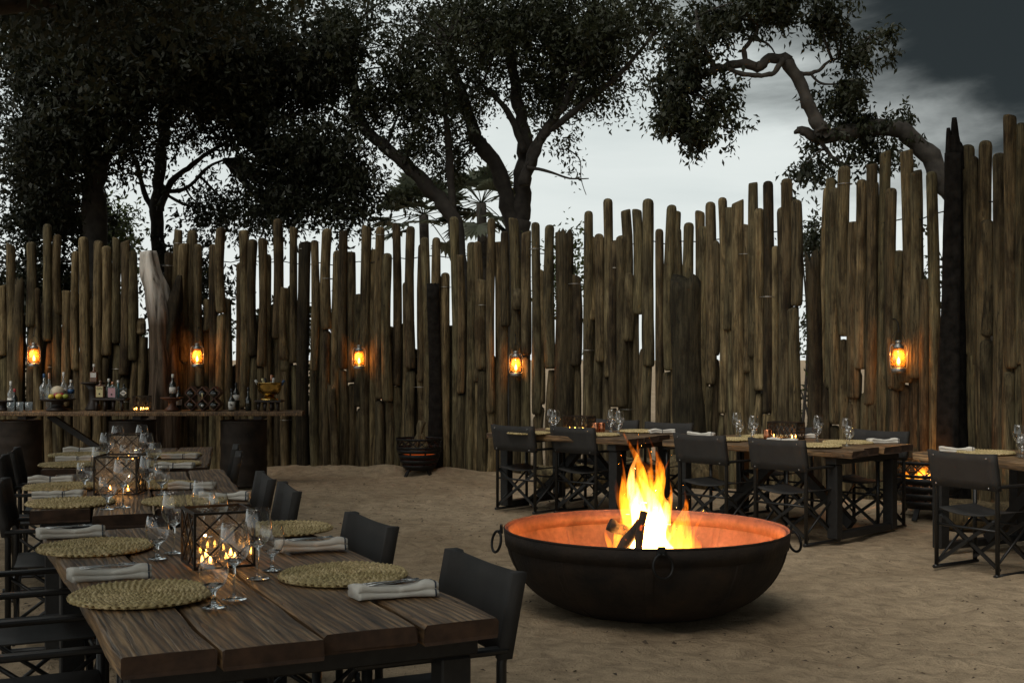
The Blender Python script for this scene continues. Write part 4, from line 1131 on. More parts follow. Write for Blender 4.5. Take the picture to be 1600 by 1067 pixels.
# candle boxes: wire frames with thin panes; tea lights stand in them
def candle_box(label, loc, rz, a, b, h, lattice=1, panes=True):
    t = thing('candle_box', label, 'candle holder', loc, rz, 'wire candle boxes')
    mb = MB(); r = 0.0042; hx, hy = a / 2, b / 2
    for sx in (-1, 1):
        for sy in (-1, 1): mb.bar((sx * hx, sy * hy, 0), (sx * hx, sy * hy, h), r * 2, r * 2)
        for z in (r, h - r):
            mb.bar((sx * hx, -hy, z), (sx * hx, hy, z), r * 2, r * 2); mb.bar((-hx, sx * hy, z), (hx, sx * hy, z), r * 2, r * 2)
    mb.build('frame', M['cage'], t)
    def face(p0, ux, L, off):
        m = MB(); w = .0052; n = lattice
        def q(u, v): return (p0[0] + ux[0] * u * L + off[0], p0[1] + ux[1] * u * L + off[1], v * h)
        for i in range(n):
            u0, u1 = i / n, (i + 1) / n; um = (u0 + u1) / 2
            m.bar(q(u0, .01), q(u1, .99), w, w); m.bar(q(u0, .99), q(u1, .01), w, w)
            m.bar(q(u0, .5), q(um, .99), w, w); m.bar(q(um, .99), q(u1, .5), w, w); m.bar(q(u1, .5), q(um, .01), w, w); m.bar(q(um, .01), q(u0, .5), w, w)
        m.build('lattice', M['cage'], t)
    face((-hx, -hy), (1, 0), a, (0, 0)); face((-hx, hy), (1, 0), a, (0, 0)); face((-hx, -hy), (0, 1), b, (0, 0)); face((hx, -hy), (0, 1), b, (0, 0))
    if panes:
        for (c, d_) in (((0, -hy + .007, h / 2), (a - .016, .002, h - .018)), ((0, hy - .007, h / 2), (a - .016, .002, h - .018)), ((-hx + .007, 0, h / 2), (.002, b - .03, h - .018)), ((hx - .007, 0, h / 2), (.002, b - .03, h - .018))):
            MB().box((0, 0, 0), d_).build('pane', M['pane'], t, c)
    return t
def make_tea():
    t = thing('tea_light', '', 'candle', group='burning tea lights')
    MB().lathe_closed([(.0, .0), (.021, 0), (.0245, .03), (.0235, .03), (.020, .002), (.0, .002)], 16).build('cup', M['pane'], t)
    MB().lathe([(.0003, .003), (.0195, .003), (.021, .016), (.0003, .015)], 14).build('wax', M['wax'], t)
    MB().lathe([(.0003, .016), (.0050, .020), (.0058, .027), (.0035, .037), (.0003, .046)], 10).build('flame', M['flame'], t)
    return t
tea = Proto(make_tea)
def lamp(name, loc, power, col, rad, parent=None):
    l = bpy.data.lights.new(name, 'POINT'); l.energy = power; l.color = col; l.shadow_soft_size = rad
    o = bpy.data.objects.new(name, l); o.location = loc; o.parent = parent; COL.objects.link(o); return o
CANDLE = (1.0, 0.45, 0.12)
def box_at(label, loc, rz, a, b, h, spots, words, lattice=1, panes=True, power=0.35):
    bx_ = candle_box(label, loc, rz, a, b, h, lattice, panes)
    c, s = math.cos(rz), math.sin(rz)
    for (u, v), w in zip(spots, words):
        tea.put(f'burning tea light {w}', (loc[0] + c * u - s * v, loc[1] + s * u + c * v, loc[2] + .001))
    lamp('candle_glow', (0, 0, .075), power, CANDLE, .005, bx_)
p = T(340, 880, ZT)
box_at('large wire and glass candle box on the nearest left table', (p.x, p.y, ZT), R(26), .215, .235, .205, [(-.07, -.06), (-.045, -.085), (.02, -.05), (.05, -.06), (.06, .05), (-.03, .06)],
       ['at the left corner of the nearest candle box', 'at the front left of the nearest candle box', 'in the middle of the nearest candle box', 'right of middle in the nearest candle box', 'at the back right of the nearest candle box', 'at the back left of the nearest candle box'], power=0.5)
p = T(188, 770, ZT)
box_at('wire and glass candle box on the middle left table', (p.x, p.y, ZT), R(4), .23, .22, .215, [(-.05, -.03), (.055, -.05), (.0, .06)],
       ['at the left of the candle box on the middle left table', 'at the right of the candle box on the middle left table', 'at the back of the candle box on the middle left table'])
p = T(200, 722, ZT)
box_at('wire candle box on the left table by the bar', (p.x, p.y, ZT), R(3), .22, .22, .21, [(-.06, -.04), (.05, -.06), (.07, .03)],
       ['at the left of the candle box nearest the bar', 'in the middle of the candle box nearest the bar', 'at the right of the candle box nearest the bar'])
p = T(905, 674, ZT)
box_at('low wire lattice candle box on the table with two copper cups', (p.x, p.y, ZT), R(-35), .30, .16, .165, [(-.10, -.03), (-.02, -.05), (.07, -.04), (.12, -.02)],
       ['leftmost in the candle box beside the two copper cups', 'second from left in the candle box beside the two copper cups', 'third from left in the candle box beside the two copper cups', 'rightmost in the candle box beside the two copper cups'], 3, False)
p = T(1228, 686, ZT)
box_at('low wire lattice candle box on the table with one copper cup', (p.x, p.y, ZT), R(-40), .30, .16, .165, [(-.10, -.05), (.09, -.05), (.11, -.02)],
       ['leftmost in the candle box beside the single copper cup', 'in the middle of the candle box beside the single copper cup', 'rightmost in the candle box beside the single copper cup'], 3, False)
def make_cup():
    t = thing('copper_cup', '', 'cup', group='copper cups on the right hand tables')
    MB().lathe_closed([(.0, .0), (.034, 0), (.036, .004), (.037, .098), (.035, .1), (.0335, .006), (.0, .006)], 24).build('body', M['copper'], t)
    MB().lathe_closed([(.0372, .088), (.0385, .088), (.0385, .094), (.0372, .094)], 24).build('rim_band', M['copper'], t); return t
cup = Proto(make_cup)
cup.put('left one of the two copper cups standing together', spot(931, 675.5)); cup.put('right one of the two copper cups standing together', spot(940, 675.3))
cup.put('single copper cup beside the candle box right of the flames', spot(1199, 687.5))
# ------------------------------------------------------------------ fire bowl
BC = (0.83, 7.56); BR, BZ = 0.876, 0.50
fb = thing('fire_bowl', 'huge round black iron fire bowl with a rust red inside on the sand', 'fire bowl', (BC[0], BC[1], 0))
outer = []; n = 16
for i in range(n + 1):
    u = i / n
    outer.append((0.22 + (BR - 0.22) * math.sin(u * math.pi / 2) ** 0.92, -0.02 + (BZ + .02) * (1 - math.cos(u * math.pi / 2)) ** 1.06))
mb = MB()
o_ = [(0.0003, -0.02)] + outer + [(BR + .006, BZ - .01), (BR + .008, BZ), (BR, BZ + .006)]
mb.lathe(o_, 96, caps=False); mb.build('outer_shell', M['bowl_out'], fb)
inner = [(r - .012, z + .014) for r, z in outer]
mb = MB(); mb.lathe(([(BR, BZ + .0055)] + [(BR - .010, BZ + .002)] + inner[::-1][1:] + [(0.0003, inner[0][1])]), 96, caps=False); mb.build('inner_shell', M['bowl_in'], fb)
def band(z0, z1, off, n=96):
    r0 = np.interp(z0, [z for r, z in outer], [r for r, z in outer]); r1 = np.interp(z1, [z for r, z in outer], [r for r, z in outer])
    return MB().lathe_closed([(r0 + off, z0), (r1 + off, z1), (r1 + off + .005 * (1 if off > 0 else -1), z1), (r0 + off + .005 * (1 if off > 0 else -1), z0)], n)
band(.40, .495, .002).build('rim_plate', M['bowl_out'], fb)
band(.41, .494, -.0165).build('inner_rim_plate', M['bowl_in'], fb)
for k in range(10):                                                     # lapped plate seams inside and outside
    a = 2 * math.pi * (k + .37) / 10
    for side in (0, 1):
        m = MB(); vs = []; fs = []
        prof = (outer[3:-2] if side == 0 else inner[3:-1]); nn = len(prof)
        for (r, z) in prof:
            for e in (-1, 1):
                th = a + e * 0.018 / max(r, .2)
                rr = r + (.006 if side == 0 else -.005)
                vs.append((rr * math.cos(th), rr * math.sin(th), z))
            for e in (1, -1):
                th = a + e * 0.026 / max(r, .2); vs.append((r * math.cos(th), r * math.sin(th), z))
        for i in range(nn - 1):
            for j in range(4):
                e = (j + 1) % 4; fs.append((i * 4 + j, i * 4 + 4 + j, i * 4 + 4 + e, i * 4 + e))
        fs.append((0, 1, 2, 3)); fs.append(tuple((nn - 1) * 4 + j for j in (3, 2, 1, 0)))
        m.add(vs, fs, False).build('seam_strap', M['bowl_out'] if side == 0 else M['bowl_in'], fb)
for k in range(4):
    a = math.pi / 2 * k + (-.012 if k == 3 else .0)
    Mx = Matrix.Translation((math.cos(a) * (BR + .012), math.sin(a) * (BR + .012), BZ - .02)) @ Matrix.Rotation(a, 4, 'Z')
    lug = MB(); lug.box((.008, 0, .012), (.02, .045, .055), Mx, .004); lug.tube([(.02, -.03, -.005), (.02, .03, -.005)], .011, 8, M=Mx)
    lg = lug.build('handle_lug', M['iron'], fb)
    ring = MB(); pts = [(.028 + .012 * (1 - math.cos(th)), .062 * math.sin(th), -.066 + .064 * math.cos(th)) for th in np.linspace(0, 2 * math.pi, 29)]
    ring.tube(pts, .0085, 8, M=Mx @ Matrix.Translation((.028, 0, 0)) @ Matrix.Rotation(.45, 4, 'Z') @ Matrix.Translation((-.028, 0, 0))); ring.build('handle_ring', M['iron'], lg)
logs = [((-.38, -.20, .10), (-.03, -.09, .50), .036), ((-.13, -.24, .10), (-.02, -.13, .57), .027), ((.36, .10, .07), (-.10, -.02, .24), .05), ((-.20, .22, .22), (.12, .02, .30), .052), ((.26, -.24, .06), (-.08, .08, .30), .042), ((-.05, -.34, .06), (.22, .02, .22), .05), ((.02, .34, .06), (-.02, -.06, .28), .05), ((-.16, -.05, .10), (.30, -.10, .16), .055), ((-.23, -.03, .48), (-.04, .02, .40), .038)]
words = ['long half burnt log leaning left in the fire bowl', 'upright split log standing in front of the flames', 'thick log on the right of the fire', 'charred log at the back left of the fire', 'log at the front right of the fire', 'short log at the front of the fire', 'log at the back of the fire', 'glowing log lying across the bottom of the fire', 'black log end sticking out left of the flames']
for (a, b, r), w in zip(logs, words):
    q = random.Random(len(w)); a = Vector(a); b = Vector(b); pts = [a.lerp(b, k / 7) + Vector((q.gauss(0, .006), q.gauss(0, .006), q.gauss(0, .006))) for k in range(8)]
    m = MB().tube(pts, [r * q.uniform(.85, 1.1) for _ in pts], 9)
    tag(m.build('fire_log', M['log'], None, (BC[0], BC[1], .04)), w, 'log', 'logs burning in the bowl')
tag(MB().lathe([(.0003, .075), (.20, .070), (.34, .05), (.42, .032), (.43, .03), (.0003, .028)], 40).build('ash_bed', plain('pale_ash', (.16, .13, .11), .95, 0, 30, .5, .8), None, (BC[0], BC[1], .01)), 'heap of pale ash and embers under the logs', 'ash')
fire = thing('fire', 'bright yellow white fire blazing in the big iron bowl', 'fire', (BC[0], BC[1], .10))
def tongue(x, y, z0, h, r, seed, mat, lean=(0, 0), flat=.8):
    q = random.Random(seed); k = 16; pts = []; rad = []
    ph = q.uniform(0, 6.28); am = q.uniform(.2, .42) * r
    for i in range(k + 1):
        u = i / k
        wob = am * u * 1.6
        pts.append((x + lean[0] * u * u * h + wob * math.sin(ph + 7 * u), y + lean[1] * u * u * h + wob * math.cos(ph * 1.3 + 6 * u), z0 + u * h))
        rad.append(max(.0012, r * (math.sin(math.pi * min(1, (u * .86 + .12)) ** 0.72)) ** 1.1 * (1 - u) ** .35 * (1 + .10 * math.sin(11 * u + ph))))
    m = MB(); m.tube(pts, rad, 12, flat=flat); m.build('flame', M[mat], fire)
q = random.Random(77)
#       x     y    z0    h    r
for j, (x, y, z0, h, r, mt, ln) in enumerate([
    (.03, .0, .06, .50, .135, 'fire_core', (-.05, 0)), (.05, .05, .04, .42, .15, 'fire_core', (.02, 0)), (-.02, .06, .08, .58, .10, 'fire_core', (-.02, 0)), (.10, .02, .03, .34, .12, 'fire_core', (.06, 0)), (.0, -.06, .02, .40, .11, 'fire_core', (0, 0)),
    (.06, -.04, .0, .28, .16, 'fire_core', (.1, 0)),
    (.02, .02, .05, .80, .17, 'fire_veil', (-.06, 0)), (.14, .02, .02, .56, .15, 'fire_veil', (.10, 0)), (.0, .0, .25, .62, .11, 'fire_veil', (-.05, 0)), (.05, -.02, .0, .46, .27, 'fire_veil', (0, 0)), (.20, .0, .0, .42, .16, 'fire_veil', (.12, 0)), (-.06, .02, .1, .62, .12, 'fire_veil', (-.12, 0)),
    (-.01, .02, .30, .52, .060, 'fire_edge', (-.13, 0)), (.05, .04, .30, .46, .065, 'fire_edge', (.04, 0)), (-.07, .03, .22, .44, .055, 'fire_edge', (-.14, 0)), (.02, -.02, .36, .40, .05, 'fire_edge', (-.03, 0)),
    (.09, .02, .22, .44, .055, 'fire_edge', (.06, 0)), (.16, .0, .10, .40, .060, 'fire_edge', (.12, 0)), (.20, .03, .06, .36, .055, 'fire_edge', (.15, 0)), (.25, .0, .02, .34, .05, 'fire_edge', (.08, 0)), (.23, -.05, .02, .24, .055, 'fire_edge', (.2, 0)),
    (-.13, .02, .04, .40, .05, 'fire_edge', (.02, 0)), (-.17, .0, .06, .26, .04, 'fire_edge', (-.08, 0)), (.30, -.04, .0, .16, .045, 'fire_edge', (.25, 0)), (.36, -.02, -.01, .10, .032, 'fire_edge', (.2, 0)),
    (-.10, -.12, .02, .22, .05, 'fire_edge', (0, 0)), (.10, -.14, .0, .24, .06, 'fire_edge', (.1, 0)), (.20, -.12, .0, .18, .055, 'fire_edge', (.2, 0)), (-.16, -.10, .0, .14, .04, 'fire_edge', (-.1, 0)), (.0, -.16, .0, .15, .05, 'fire_edge', (0, 0)),
    (.0, .03, .55, .30, .026, 'fire_edge', (-.10, 0)), (.06, .02, .52, .26, .024, 'fire_edge', (.08, 0)), (-.09, .02, .48, .22, .020, 'fire_edge', (-.22, 0)), (.13, .0, .42, .20, .022, 'fire_edge', (.05, 0))]):
    x = .03 + (x - .03) * 1.15
    tongue(x, y, z0, h * (1.42 if mt != 'fire_veil' else 1.0), r * (1.3 if mt == 'fire_edge' else 1.08), 300 + j, mt, ln)
lamp('fire_glow', (.03, 0, .30), 5.0, (1.0, 0.40, 0.11), .02, fire)

# ------------------------------------------------------------------ braziers by the fence
def brazier(label, loc, s=1.0):
    t = thing('fire_basket', label, 'brazier', loc, 0, 'black steel fire baskets by the fence')
    rt, rb = .30 * s, .19 * s; zb, zl, zt = .09 * s, .36 * s, .50 * s
    MB().lathe_closed([(rt, zt - .03), (rt + .006, zt - .03), (rt + .012, zt), (rt - .004, zt)], 36).build('rim', M['iron'], t)
    MB().lathe_closed([(rt - .012, zl), (rt - .004, zl), (rt, zl + .03), (rt - .008, zl + .03)], 36).build('band', M['iron'], t)
    mb = MB()
    for k in range(16):
        a0, a1 = 2 * math.pi * k / 16, 2 * math.pi * (k + 1) / 16
        A = lambda a, z: (math.cos(a) * (rt - .003), math.sin(a) * (rt - .003), z)
        mb.bar(A(a0, zl + .02), A(a1, zt - .02), .007, .012); mb.bar(A(a1, zl + .02), A(a0, zt - .02), .007, .012)
    mb.build('lattice', M['iron'], t)
    for k in range(4):
        z0 = zb + (zl - zb) * k / 4 + .01; z1 = zb + (zl - zb) * (k + 1) / 4 - .006
        r0 = rb + (rt - rb) * ((z0 - zb) / (zl - zb)) ** .6; r1 = rb + (rt - rb) * ((z1 - zb) / (zl - zb)) ** .6
        MB().lathe_closed([(r0, z0), (r1, z1), (r1 - .006, z1), (r0 - .006, z0)], 32).build('slat_ring', M['iron'], t)
    MB().lathe([(.0003, zb - .01), (rb, zb - .01), (rb * 1.03, zb + .03), (.0003, zb + .03)], 28).build('pan', M['iron'], t)
    for k in range(8):
        a = 2 * math.pi * (k + .5) / 8
        MB().bar((math.cos(a) * (rb - .012), math.sin(a) * (rb - .012), zb), (math.cos(a) * (rt - .02), math.sin(a) * (rt - .02), zl + .01), .02, .008).build('rib', M['iron'], t)
    for k in range(4):
        a = math.pi / 4 + math.pi / 2 * k
        MB().bar((math.cos(a) * rb * .9, math.sin(a) * rb * .9, zb + .02), (math.cos(a) * rb * 1.28, math.sin(a) * rb * 1.28, -.01), .05, .018).build('foot', M['iron'], t)
    return t
bz = T(655, 743, 0)
brazier('black steel fire basket holding a pale log against the middle of the fence', (bz.x, bz.y, 0.0), 1.0)
q = random.Random(3)
for (a, b, r, w) in (((-.07, 0, .28), (.03, .02, .72), .05, 'pale driftwood log standing up in the fire basket'), ((.03, .02, .56), (.10, .0, .34), .035, 'bent end of pale driftwood in the fire basket'), ((-.14, -.05, .28), (.12, -.02, .38), .045, 'short log lying in the fire basket')):
    pts = [Vector(a).lerp(Vector(b), k / 5) + Vector((q.gauss(0, .008), q.gauss(0, .008), 0)) for k in range(6)]
    tag(MB().tube(pts, [r * q.uniform(.8, 1.15) for _ in pts], 9).build('log', M['driftwood'], None, (bz.x, bz.y, 0)), w, 'log', 'logs in the middle fire basket')
tag(MB().lathe([(.0003, .335), (.12, .33), (.20, .31), (.21, .30), (.0003, .29)], 24).build('ember_bed', M['ember'], None, (bz.x, bz.y, -.01)), 'dull red embers glowing in the middle fire basket', 'embers')
bz2 = P(1449, 560, 11.9); bz2.z = 0
brazier('black steel fire basket burning between the two right tables by the fence', (bz2.x, bz2.y, 0.0), 1.12)
f2 = thing('fire', 'small orange fire inside the right fire basket', 'fire', (bz2.x, bz2.y, .36))
keep = fire; fire = f2
for j, (x, y, h, r) in enumerate(((-.10, -.05, .14, .06), (.04, -.08, .17, .07), (.14, 0, .15, .06), (-.18, .03, .10, .05), (.0, .1, .16, .07), (.19, -.08, .12, .05))):
    tongue(x, y, .0, h, r, 500 + j, 'fire_edge', (0, 0))
fire = keep
lamp('fire_glow', (0, -.05, .12), 7.0, (1.0, 0.38, 0.10), .01, f2)
for (a, b, r, w) in (((-.16, .0, .34), (.14, .04, .40), .045, 'log lying in the right fire basket, rear one'), ((-.10, -.10, .34), (.16, -.06, .38), .04, 'log lying in the right fire basket, front one')):
    tag(MB().tube([a, Vector(a).lerp(Vector(b), .5), b], r, 9).build('fire_log', M['log'], None, (bz2.x, bz2.y, 0)), w, 'log', 'logs in the right fire basket')
# old logs lying at the foot of the fence
for (px, py, L, r, rz_, w) in ((1040, 762, 1.1, .22, .15, 'thick old log lying on the sand behind the chair right of the flames'), (1560, 790, 1.0, .15, -.5, 'old log lying under the cut off table at right'), (900, 752, 1.0, .15, .3, 'weathered log lying behind the table left of the flames')):
    q = random.Random(int(px)); c = P(px, 560, fence_D(px) - .75)
    pts = [Vector((-L / 2 + L * k / 7, q.gauss(0, .02), r * .85 + q.gauss(0, .012))) for k in range(8)]
    tag(MB().tube(pts, [r * q.uniform(.86, 1.08) for _ in pts], 13).build('fallen_log', M['driftwood'], None, (c.x, c.y, 0), rz_), w, 'log', 'old logs lying by the fence')

# ------------------------------------------------------------------ hanging lanterns
def make_lantern():
    t = thing('storm_lantern', '', 'lantern', group='storm lanterns hung on the fence')
    MB().lathe([(.0003, 0), (.070, 0), (.076, .006), (.076, .034), (.066, .046), (.040, .054), (.0003, .056)], 24).build('oil_tank', M['tin'], t)
    bn = MB().lathe([(.030, .052), (.034, .062), (.026, .078), (.012, .084), (.0003, .085)], 16).build('burner', M['tin'], t)
    MB().lathe_closed([(.058, .060), (.070, .085), (.075, .12), (.070, .17), (.058, .215), (.046, .245), (.0445, .245), (.0565, .215), (.0685, .17), (.0735, .12), (.0685, .085), (.0565, .06)], 28).build('globe', M['globe'], t)
    MB().lathe([(.052, .245), (.056, .25), (.056, .27), (.040, .282), (.030, .30), (.034, .304), (.034, .322), (.014, .334), (.0003, .336)], 20).build('chimney', M['tin'], t)
    for sx in (-1, 1):
        MB().tube(smooth_path([(sx * .066, 0, .04), (sx * .088, 0, .07), (sx * .088, 0, .22), (sx * .078, 0, .275), (sx * .045, 0, .29)], 4), .0055, 8).build('side_tube', M['tin'], t)
    MB().tube([(.080 * math.cos(a), .004, .25 + .175 * math.sin(a)) for a in np.linspace(0, math.pi, 15)], .0024, 6).build('bail_handle', M['iron'], t)
    for z in (.11, .17): MB().lathe_closed([(.078, z), (.0798, z), (.0798, z + .003), (.078, z + .003)], 20).build('guard_wire', M['tin'], t)
    MB().lathe([(.0003, .084), (.014, .092), (.019, .108), (.013, .135), (.005, .155), (.0003, .165)], 12).build('flame', M['flame_lantern'], bn)
    return t
lan = Proto(make_lantern)
for (px, py, w) in ((53, 573, 'leftmost storm lantern glowing on the fence above the bar'), (308, 574, 'storm lantern glowing beside the silvery dead trunk above the wine rack'), (561, 577, 'storm lantern glowing on the bare fence right of the bar'), (806, 588, 'storm lantern glowing on the fence above the table with two copper cups'), (1404, 582, 'rightmost storm lantern glowing on the fence by the charred snag')):
    D = fence_D(px) - (0.30 if px == 308 else .21); b = P(px, py, D)
    if px > 1000:
        pass
    lan.put(w, tuple(b)); o = bpy.data.objects
    k = thing('lantern_hook', {53: 'bent wire hook holding the leftmost lantern', 308: 'wire hook holding the lantern beside the dead trunk', 561: 'wire hook holding the lantern right of the bar', 806: 'long bent hook holding the lantern above the copper cups', 1404: 'wire hook holding the rightmost lantern'}[px], 'hook', (b.x, b.y, b.z), 0, 'lantern hooks on the fence')
    top = .425
    MB().tube(smooth_path([(0, .0, top - .012), (0, -.012, top), (0, 0, top + .02), (0, .03, top + .09), (-.01, .14, top + .13), (-.01, .34, top + .05)], 4), .0055, 6).build('rod', M['iron'], k)
for o in [x for x in COL.objects if x.name.startswith('storm_lantern')]:
    lamp('lantern_glow', (0, -.03, .175), 3.0, (1.0, 0.42, 0.10), .006, o)

# ------------------------------------------------------------------ bar against the fence
BD = 14.75; BTOP = 0.905
bar = thing('bar_counter', 'long dark rough plank bar resting on steel drums at the left', 'bar', (P(200, 560, BD).x, BD + .25, 0))
bx0 = P(200, 560, BD).x
xl, xr = P(-40, 560, BD).x - bx0, P(472, 560, BD).x - bx0
def hplank(w, L, seed):
    m = plank_mesh(w, L, .05, seed); m.transform(Matrix.Rotation(-math.pi / 2, 4, 'Z')); return m
for k, (yy, w, dx) in enumerate(((-.16, .26, 0.0), (.115, .27, -.06))):
    link('plank', hplank(w, xr - xl, 80 + k), M['old_log'], bar, ((xl + xr) / 2 + dx, yy, BTOP))
MB().bar((P(62, 560, BD).x - bx0, .05, BTOP - .06), (P(165, 560, BD).x - bx0, .05, .32), .07, .07).build('brace', M['beam'], bar)
MB().box((0, 0, 0), (.10, .34, .045)).build('shim_block', M['dark_wood'], bar, (P(400, 560, BD).x - bx0, 0, BTOP - .076))
MB().box((0, 0, 0), (.10, .34, .045)).build('shim_block', M['dark_wood'], bar, (P(210, 560, BD).x - bx0, 0, BTOP - .076))
MB().box((0, 0, 0), (.10, .34, .045)).build('shim_block', M['dark_wood'], bar, (P(30, 560, BD).x - bx0, 0, BTOP - .076))
def make_drum():
    t = thing('oil_drum', '', 'drum', group='steel drums under the bar')
    h, r = .80, .287
    prof = [(.0003, .01), (r - .02, .01), (r - .004, 0), (r, .008), (r - .006, .02)]
    for k in range(24):
        z = .03 + (h - .06) * k / 23; rb = r - .006 + (.007 if k in (7, 8, 15, 16) else 0); prof.append((rb, z))
    prof += [(r - .004, h - .02), (r, h - .008), (r - .004, h), (r - .02, h - .012), (.0003, h - .012)]
    d = MB().lathe(prof, 40).build('body', M['drum'], t)
    for k in range(22):
        a = math.pi + math.pi * (k + .5) / 22
        MB().lathe([(.007, 0), (.006, .004), (.0003, .005)], 8, M=Matrix.Translation((math.cos(a) * (r - .008), math.sin(a) * (r - .008), h - .17)) @ Matrix.Rotation(a, 4, 'Z') @ Matrix.Rotation(math.pi / 2, 4, 'Y')).build('rivet', M['drum'], d)
    return t
drum = Proto(make_drum)
for px, w in ((381, 'black steel drum with rivets under the right end of the bar'), (207, 'black steel drum under the middle of the bar'), (28, 'shadowed steel drum under the left end of the bar')):
    c = P(px, 560, BD + .25); drum.put(w, (c.x, c.y, -.01), .3 if px > 300 else 1.0)
def on_bar(px, dy=0.0, z=None):
    c = P(px, 560, BD + .25 + dy); return (c.x, c.y, (BTOP + .003) if z is None else z)
# bottles
def bottle(label, loc, h, r, glass_m, cap_m, label_m=None, lab=(.25, .55), neck=.6, square=False, rz=0.0, ink=False):
    t = thing('bottle', label, 'bottle', loc, rz, 'bottles on the bar')
    n = 8 if square else 20
    nr = .013
    prof = [(.0003, 0), (r * .92, 0), (r, .006), (r, h * neck * .92), (r * .93, h * neck), (r * .45, h * (neck + .10)), (nr, h * (neck + .16)), (nr, h * .93), (.0003, h * .93)]
    if square:
        mb = MB(); mb.box((0, 0, h * neck / 2), (2 * r, 1.3 * r, h * neck), None, .008); mb.lathe([(r * .62, h * neck - .002), (r * .4, h * (neck + .06)), (nr, h * (neck + .10)), (nr, h * .93), (.0003, h * .93)], 16); mb.build('body', M[glass_m], t)
    else: MB().lathe(prof, n).build('body', M[glass_m], t)
    MB().lathe([(nr + .0015, h * .84), (nr + .003, h * .85), (nr + .003, h * .99), (nr, h), (.0003, h)], 14).build('cap', M[cap_m], t)
    if label_m:
        z0, z1 = h * lab[0], h * lab[1]
        if square:
            lb = MB().box((0, -.65 * r - .002, (z0 + z1) / 2), (1.5 * r, .003, z1 - z0)).build('paper_label', M[label_m], t)
            if ink:
                MB().box((0, -.65 * r - .005, z0 + (z1 - z0) * .3), (.35 * r, .002, .02)).build('emblem', M['ink'], lb)
        else:
            lb = MB().lathe_closed([(r + .0006, z0), (r + .0016, z0), (r + .0016, z1), (r + .0006, z1)], 20).build('paper_label', M[label_m], t)
            if ink:
                for (u, v, a, b) in ((-.010, .65, .008, .03), (.004, .6, .012, .02), (.012, .5, .006, .03), (.0, .15, .03, .005)):
                    MB().box((u, -r - .001, z0 + (z1 - z0) * v), (a, .003, b)).build('print_mark', M['ink'], lb)
    return t
def stand(label, loc, kind, r=.17, h=.12, mat='dark_wood'):
    t = thing('serving_stand', label, 'stand', loc, 0, 'dark wooden stands on the bar')
    if kind == 'pedestal':
        MB().lathe([(.0003, 0), (r * .6, 0), (r * .62, .02), (r * .36, h * .3), (r * .33, h * .7), (r * .6, h - .03), (.0003, h - .03)], 24).build('foot', M[mat], t)
        MB().lathe([(.0003, h - .03), (r * .7, h - .03), (r, h - .006), (r, h), (.0003, h - .002)], 28).build('dish', M[mat], t)
    else:
        MB().box((0, 0, h - .0125), (2 * r, .24, .025), None, .005).build('seat', M[mat], t)
        for sx in (-1, -.33, .33, 1):
            MB().tube([(sx * (r - .05) * 1.05, -.08, 0), (sx * (r - .05), -.07, h - .025)], [.016, .024], 8).build('leg', M[mat], t)
    return t
def zz(px, py, D): return P(px, py, D).z
bottle('clear spirit bottle with white cap at the far left end of the bar', on_bar(17, .12), .36, .04, 'bottle_clear', 'foil_white', 'paper', (.18, .42))
bottle('dark bottle with red cap behind the upturned tumblers', on_bar(23, .02), .27, .036, 'wine_dark', 'pomegranate', None)
for k, px in enumerate((17, 31, 45)):
    tt = thing('tumbler', ['left one of three clear tumblers at the left end of the bar', 'middle one of three clear tumblers at the left end of the bar', 'right one of three clear tumblers at the left end of the bar'][k], 'glass', on_bar(px, -.16), 0, 'clear tumblers on the bar')
    MB().lathe_closed([(.0, 0), (.036, 0), (.042, .004), (.046, .11), (.0445, .11), (.039, .012), (.0, .012)], 20).build('body', M['bottle_clear'], tt)
stand('wide dark fruit stand carrying melon and lemons on the bar', on_bar(90, -.02), 'pedestal', .22, .145)
zf = BTOP + .145 + .003
def sph(name, label, cat, m, px, dy, r, sq=1.0, grp=None, bump=0.0):
    c = on_bar(px, dy, zf + r * sq - .003)
    prof = [(max(.0003, r * math.sin(math.pi * k / 14)) * (1 + bump * math.sin(9 * k)), -r * sq * math.cos(math.pi * k / 14)) for k in range(15)]
    tag(MB().lathe(prof, 22).build(name, M[m], None, c), label, cat, grp)
sph('melon', 'pale melon on the fruit stand', 'melon', 'melon', 90, .05, .088, .92)
sph('red_fruit', 'left dark red fruit in front of the melon', 'fruit', 'pomegranate', 88.5, -.07, .044, .9, 'red fruit on the stand')
sph('red_fruit', 'right dark red fruit in front of the melon', 'fruit', 'pomegranate', 95.5, -.06, .044, .9, 'red fruit on the stand')
sph('lemon', 'left yellow lemon on the fruit stand', 'lemon', 'lemon', 80, -.12, .038, .85, 'lemons on the fruit stand'); sph('lemon', 'middle yellow lemon in front of the red fruit', 'lemon', 'lemon', 92, -.14, .042, .85, 'lemons on the fruit stand')
sph('lime', 'greenish citrus at the right of the fruit stand', 'fruit', 'lime', 102, -.10, .037, .85)
bottle('frosted spirit bottle with blue cap left of the melon', on_bar(69, -.06, zf), .31, .055, 'bottle_clear', 'foil_blue', None, neck=.5)
bottle('tall frosted bottle behind the fruit stand', on_bar(77, .17), .46, .042, 'bottle_clear', 'foil_gold', None)
bottle('slim frosted bottle right of the melon', on_bar(99.5, .15, zf - .003), .33, .037, 'bottle_clear', 'foil_white', 'paper', (.2, .4), neck=.55)
bottle('square clear bottle at the right rim of the fruit stand', on_bar(111, .12, zf - .003), .235, .040, 'bottle_clear', 'foil_white', 'foil_blue', (.28, .5), neck=.66)
stand('tall narrow wooden pedestal carrying one clear bottle', on_bar(146, .10), 'pedestal', .16, .345)
bottle('clear bottle with white cap on the tall pedestal', on_bar(147, .08, BTOP + .349), .225, .046, 'amber', 'foil_white', 'paper', (.28, .52), neck=.58, square=True)
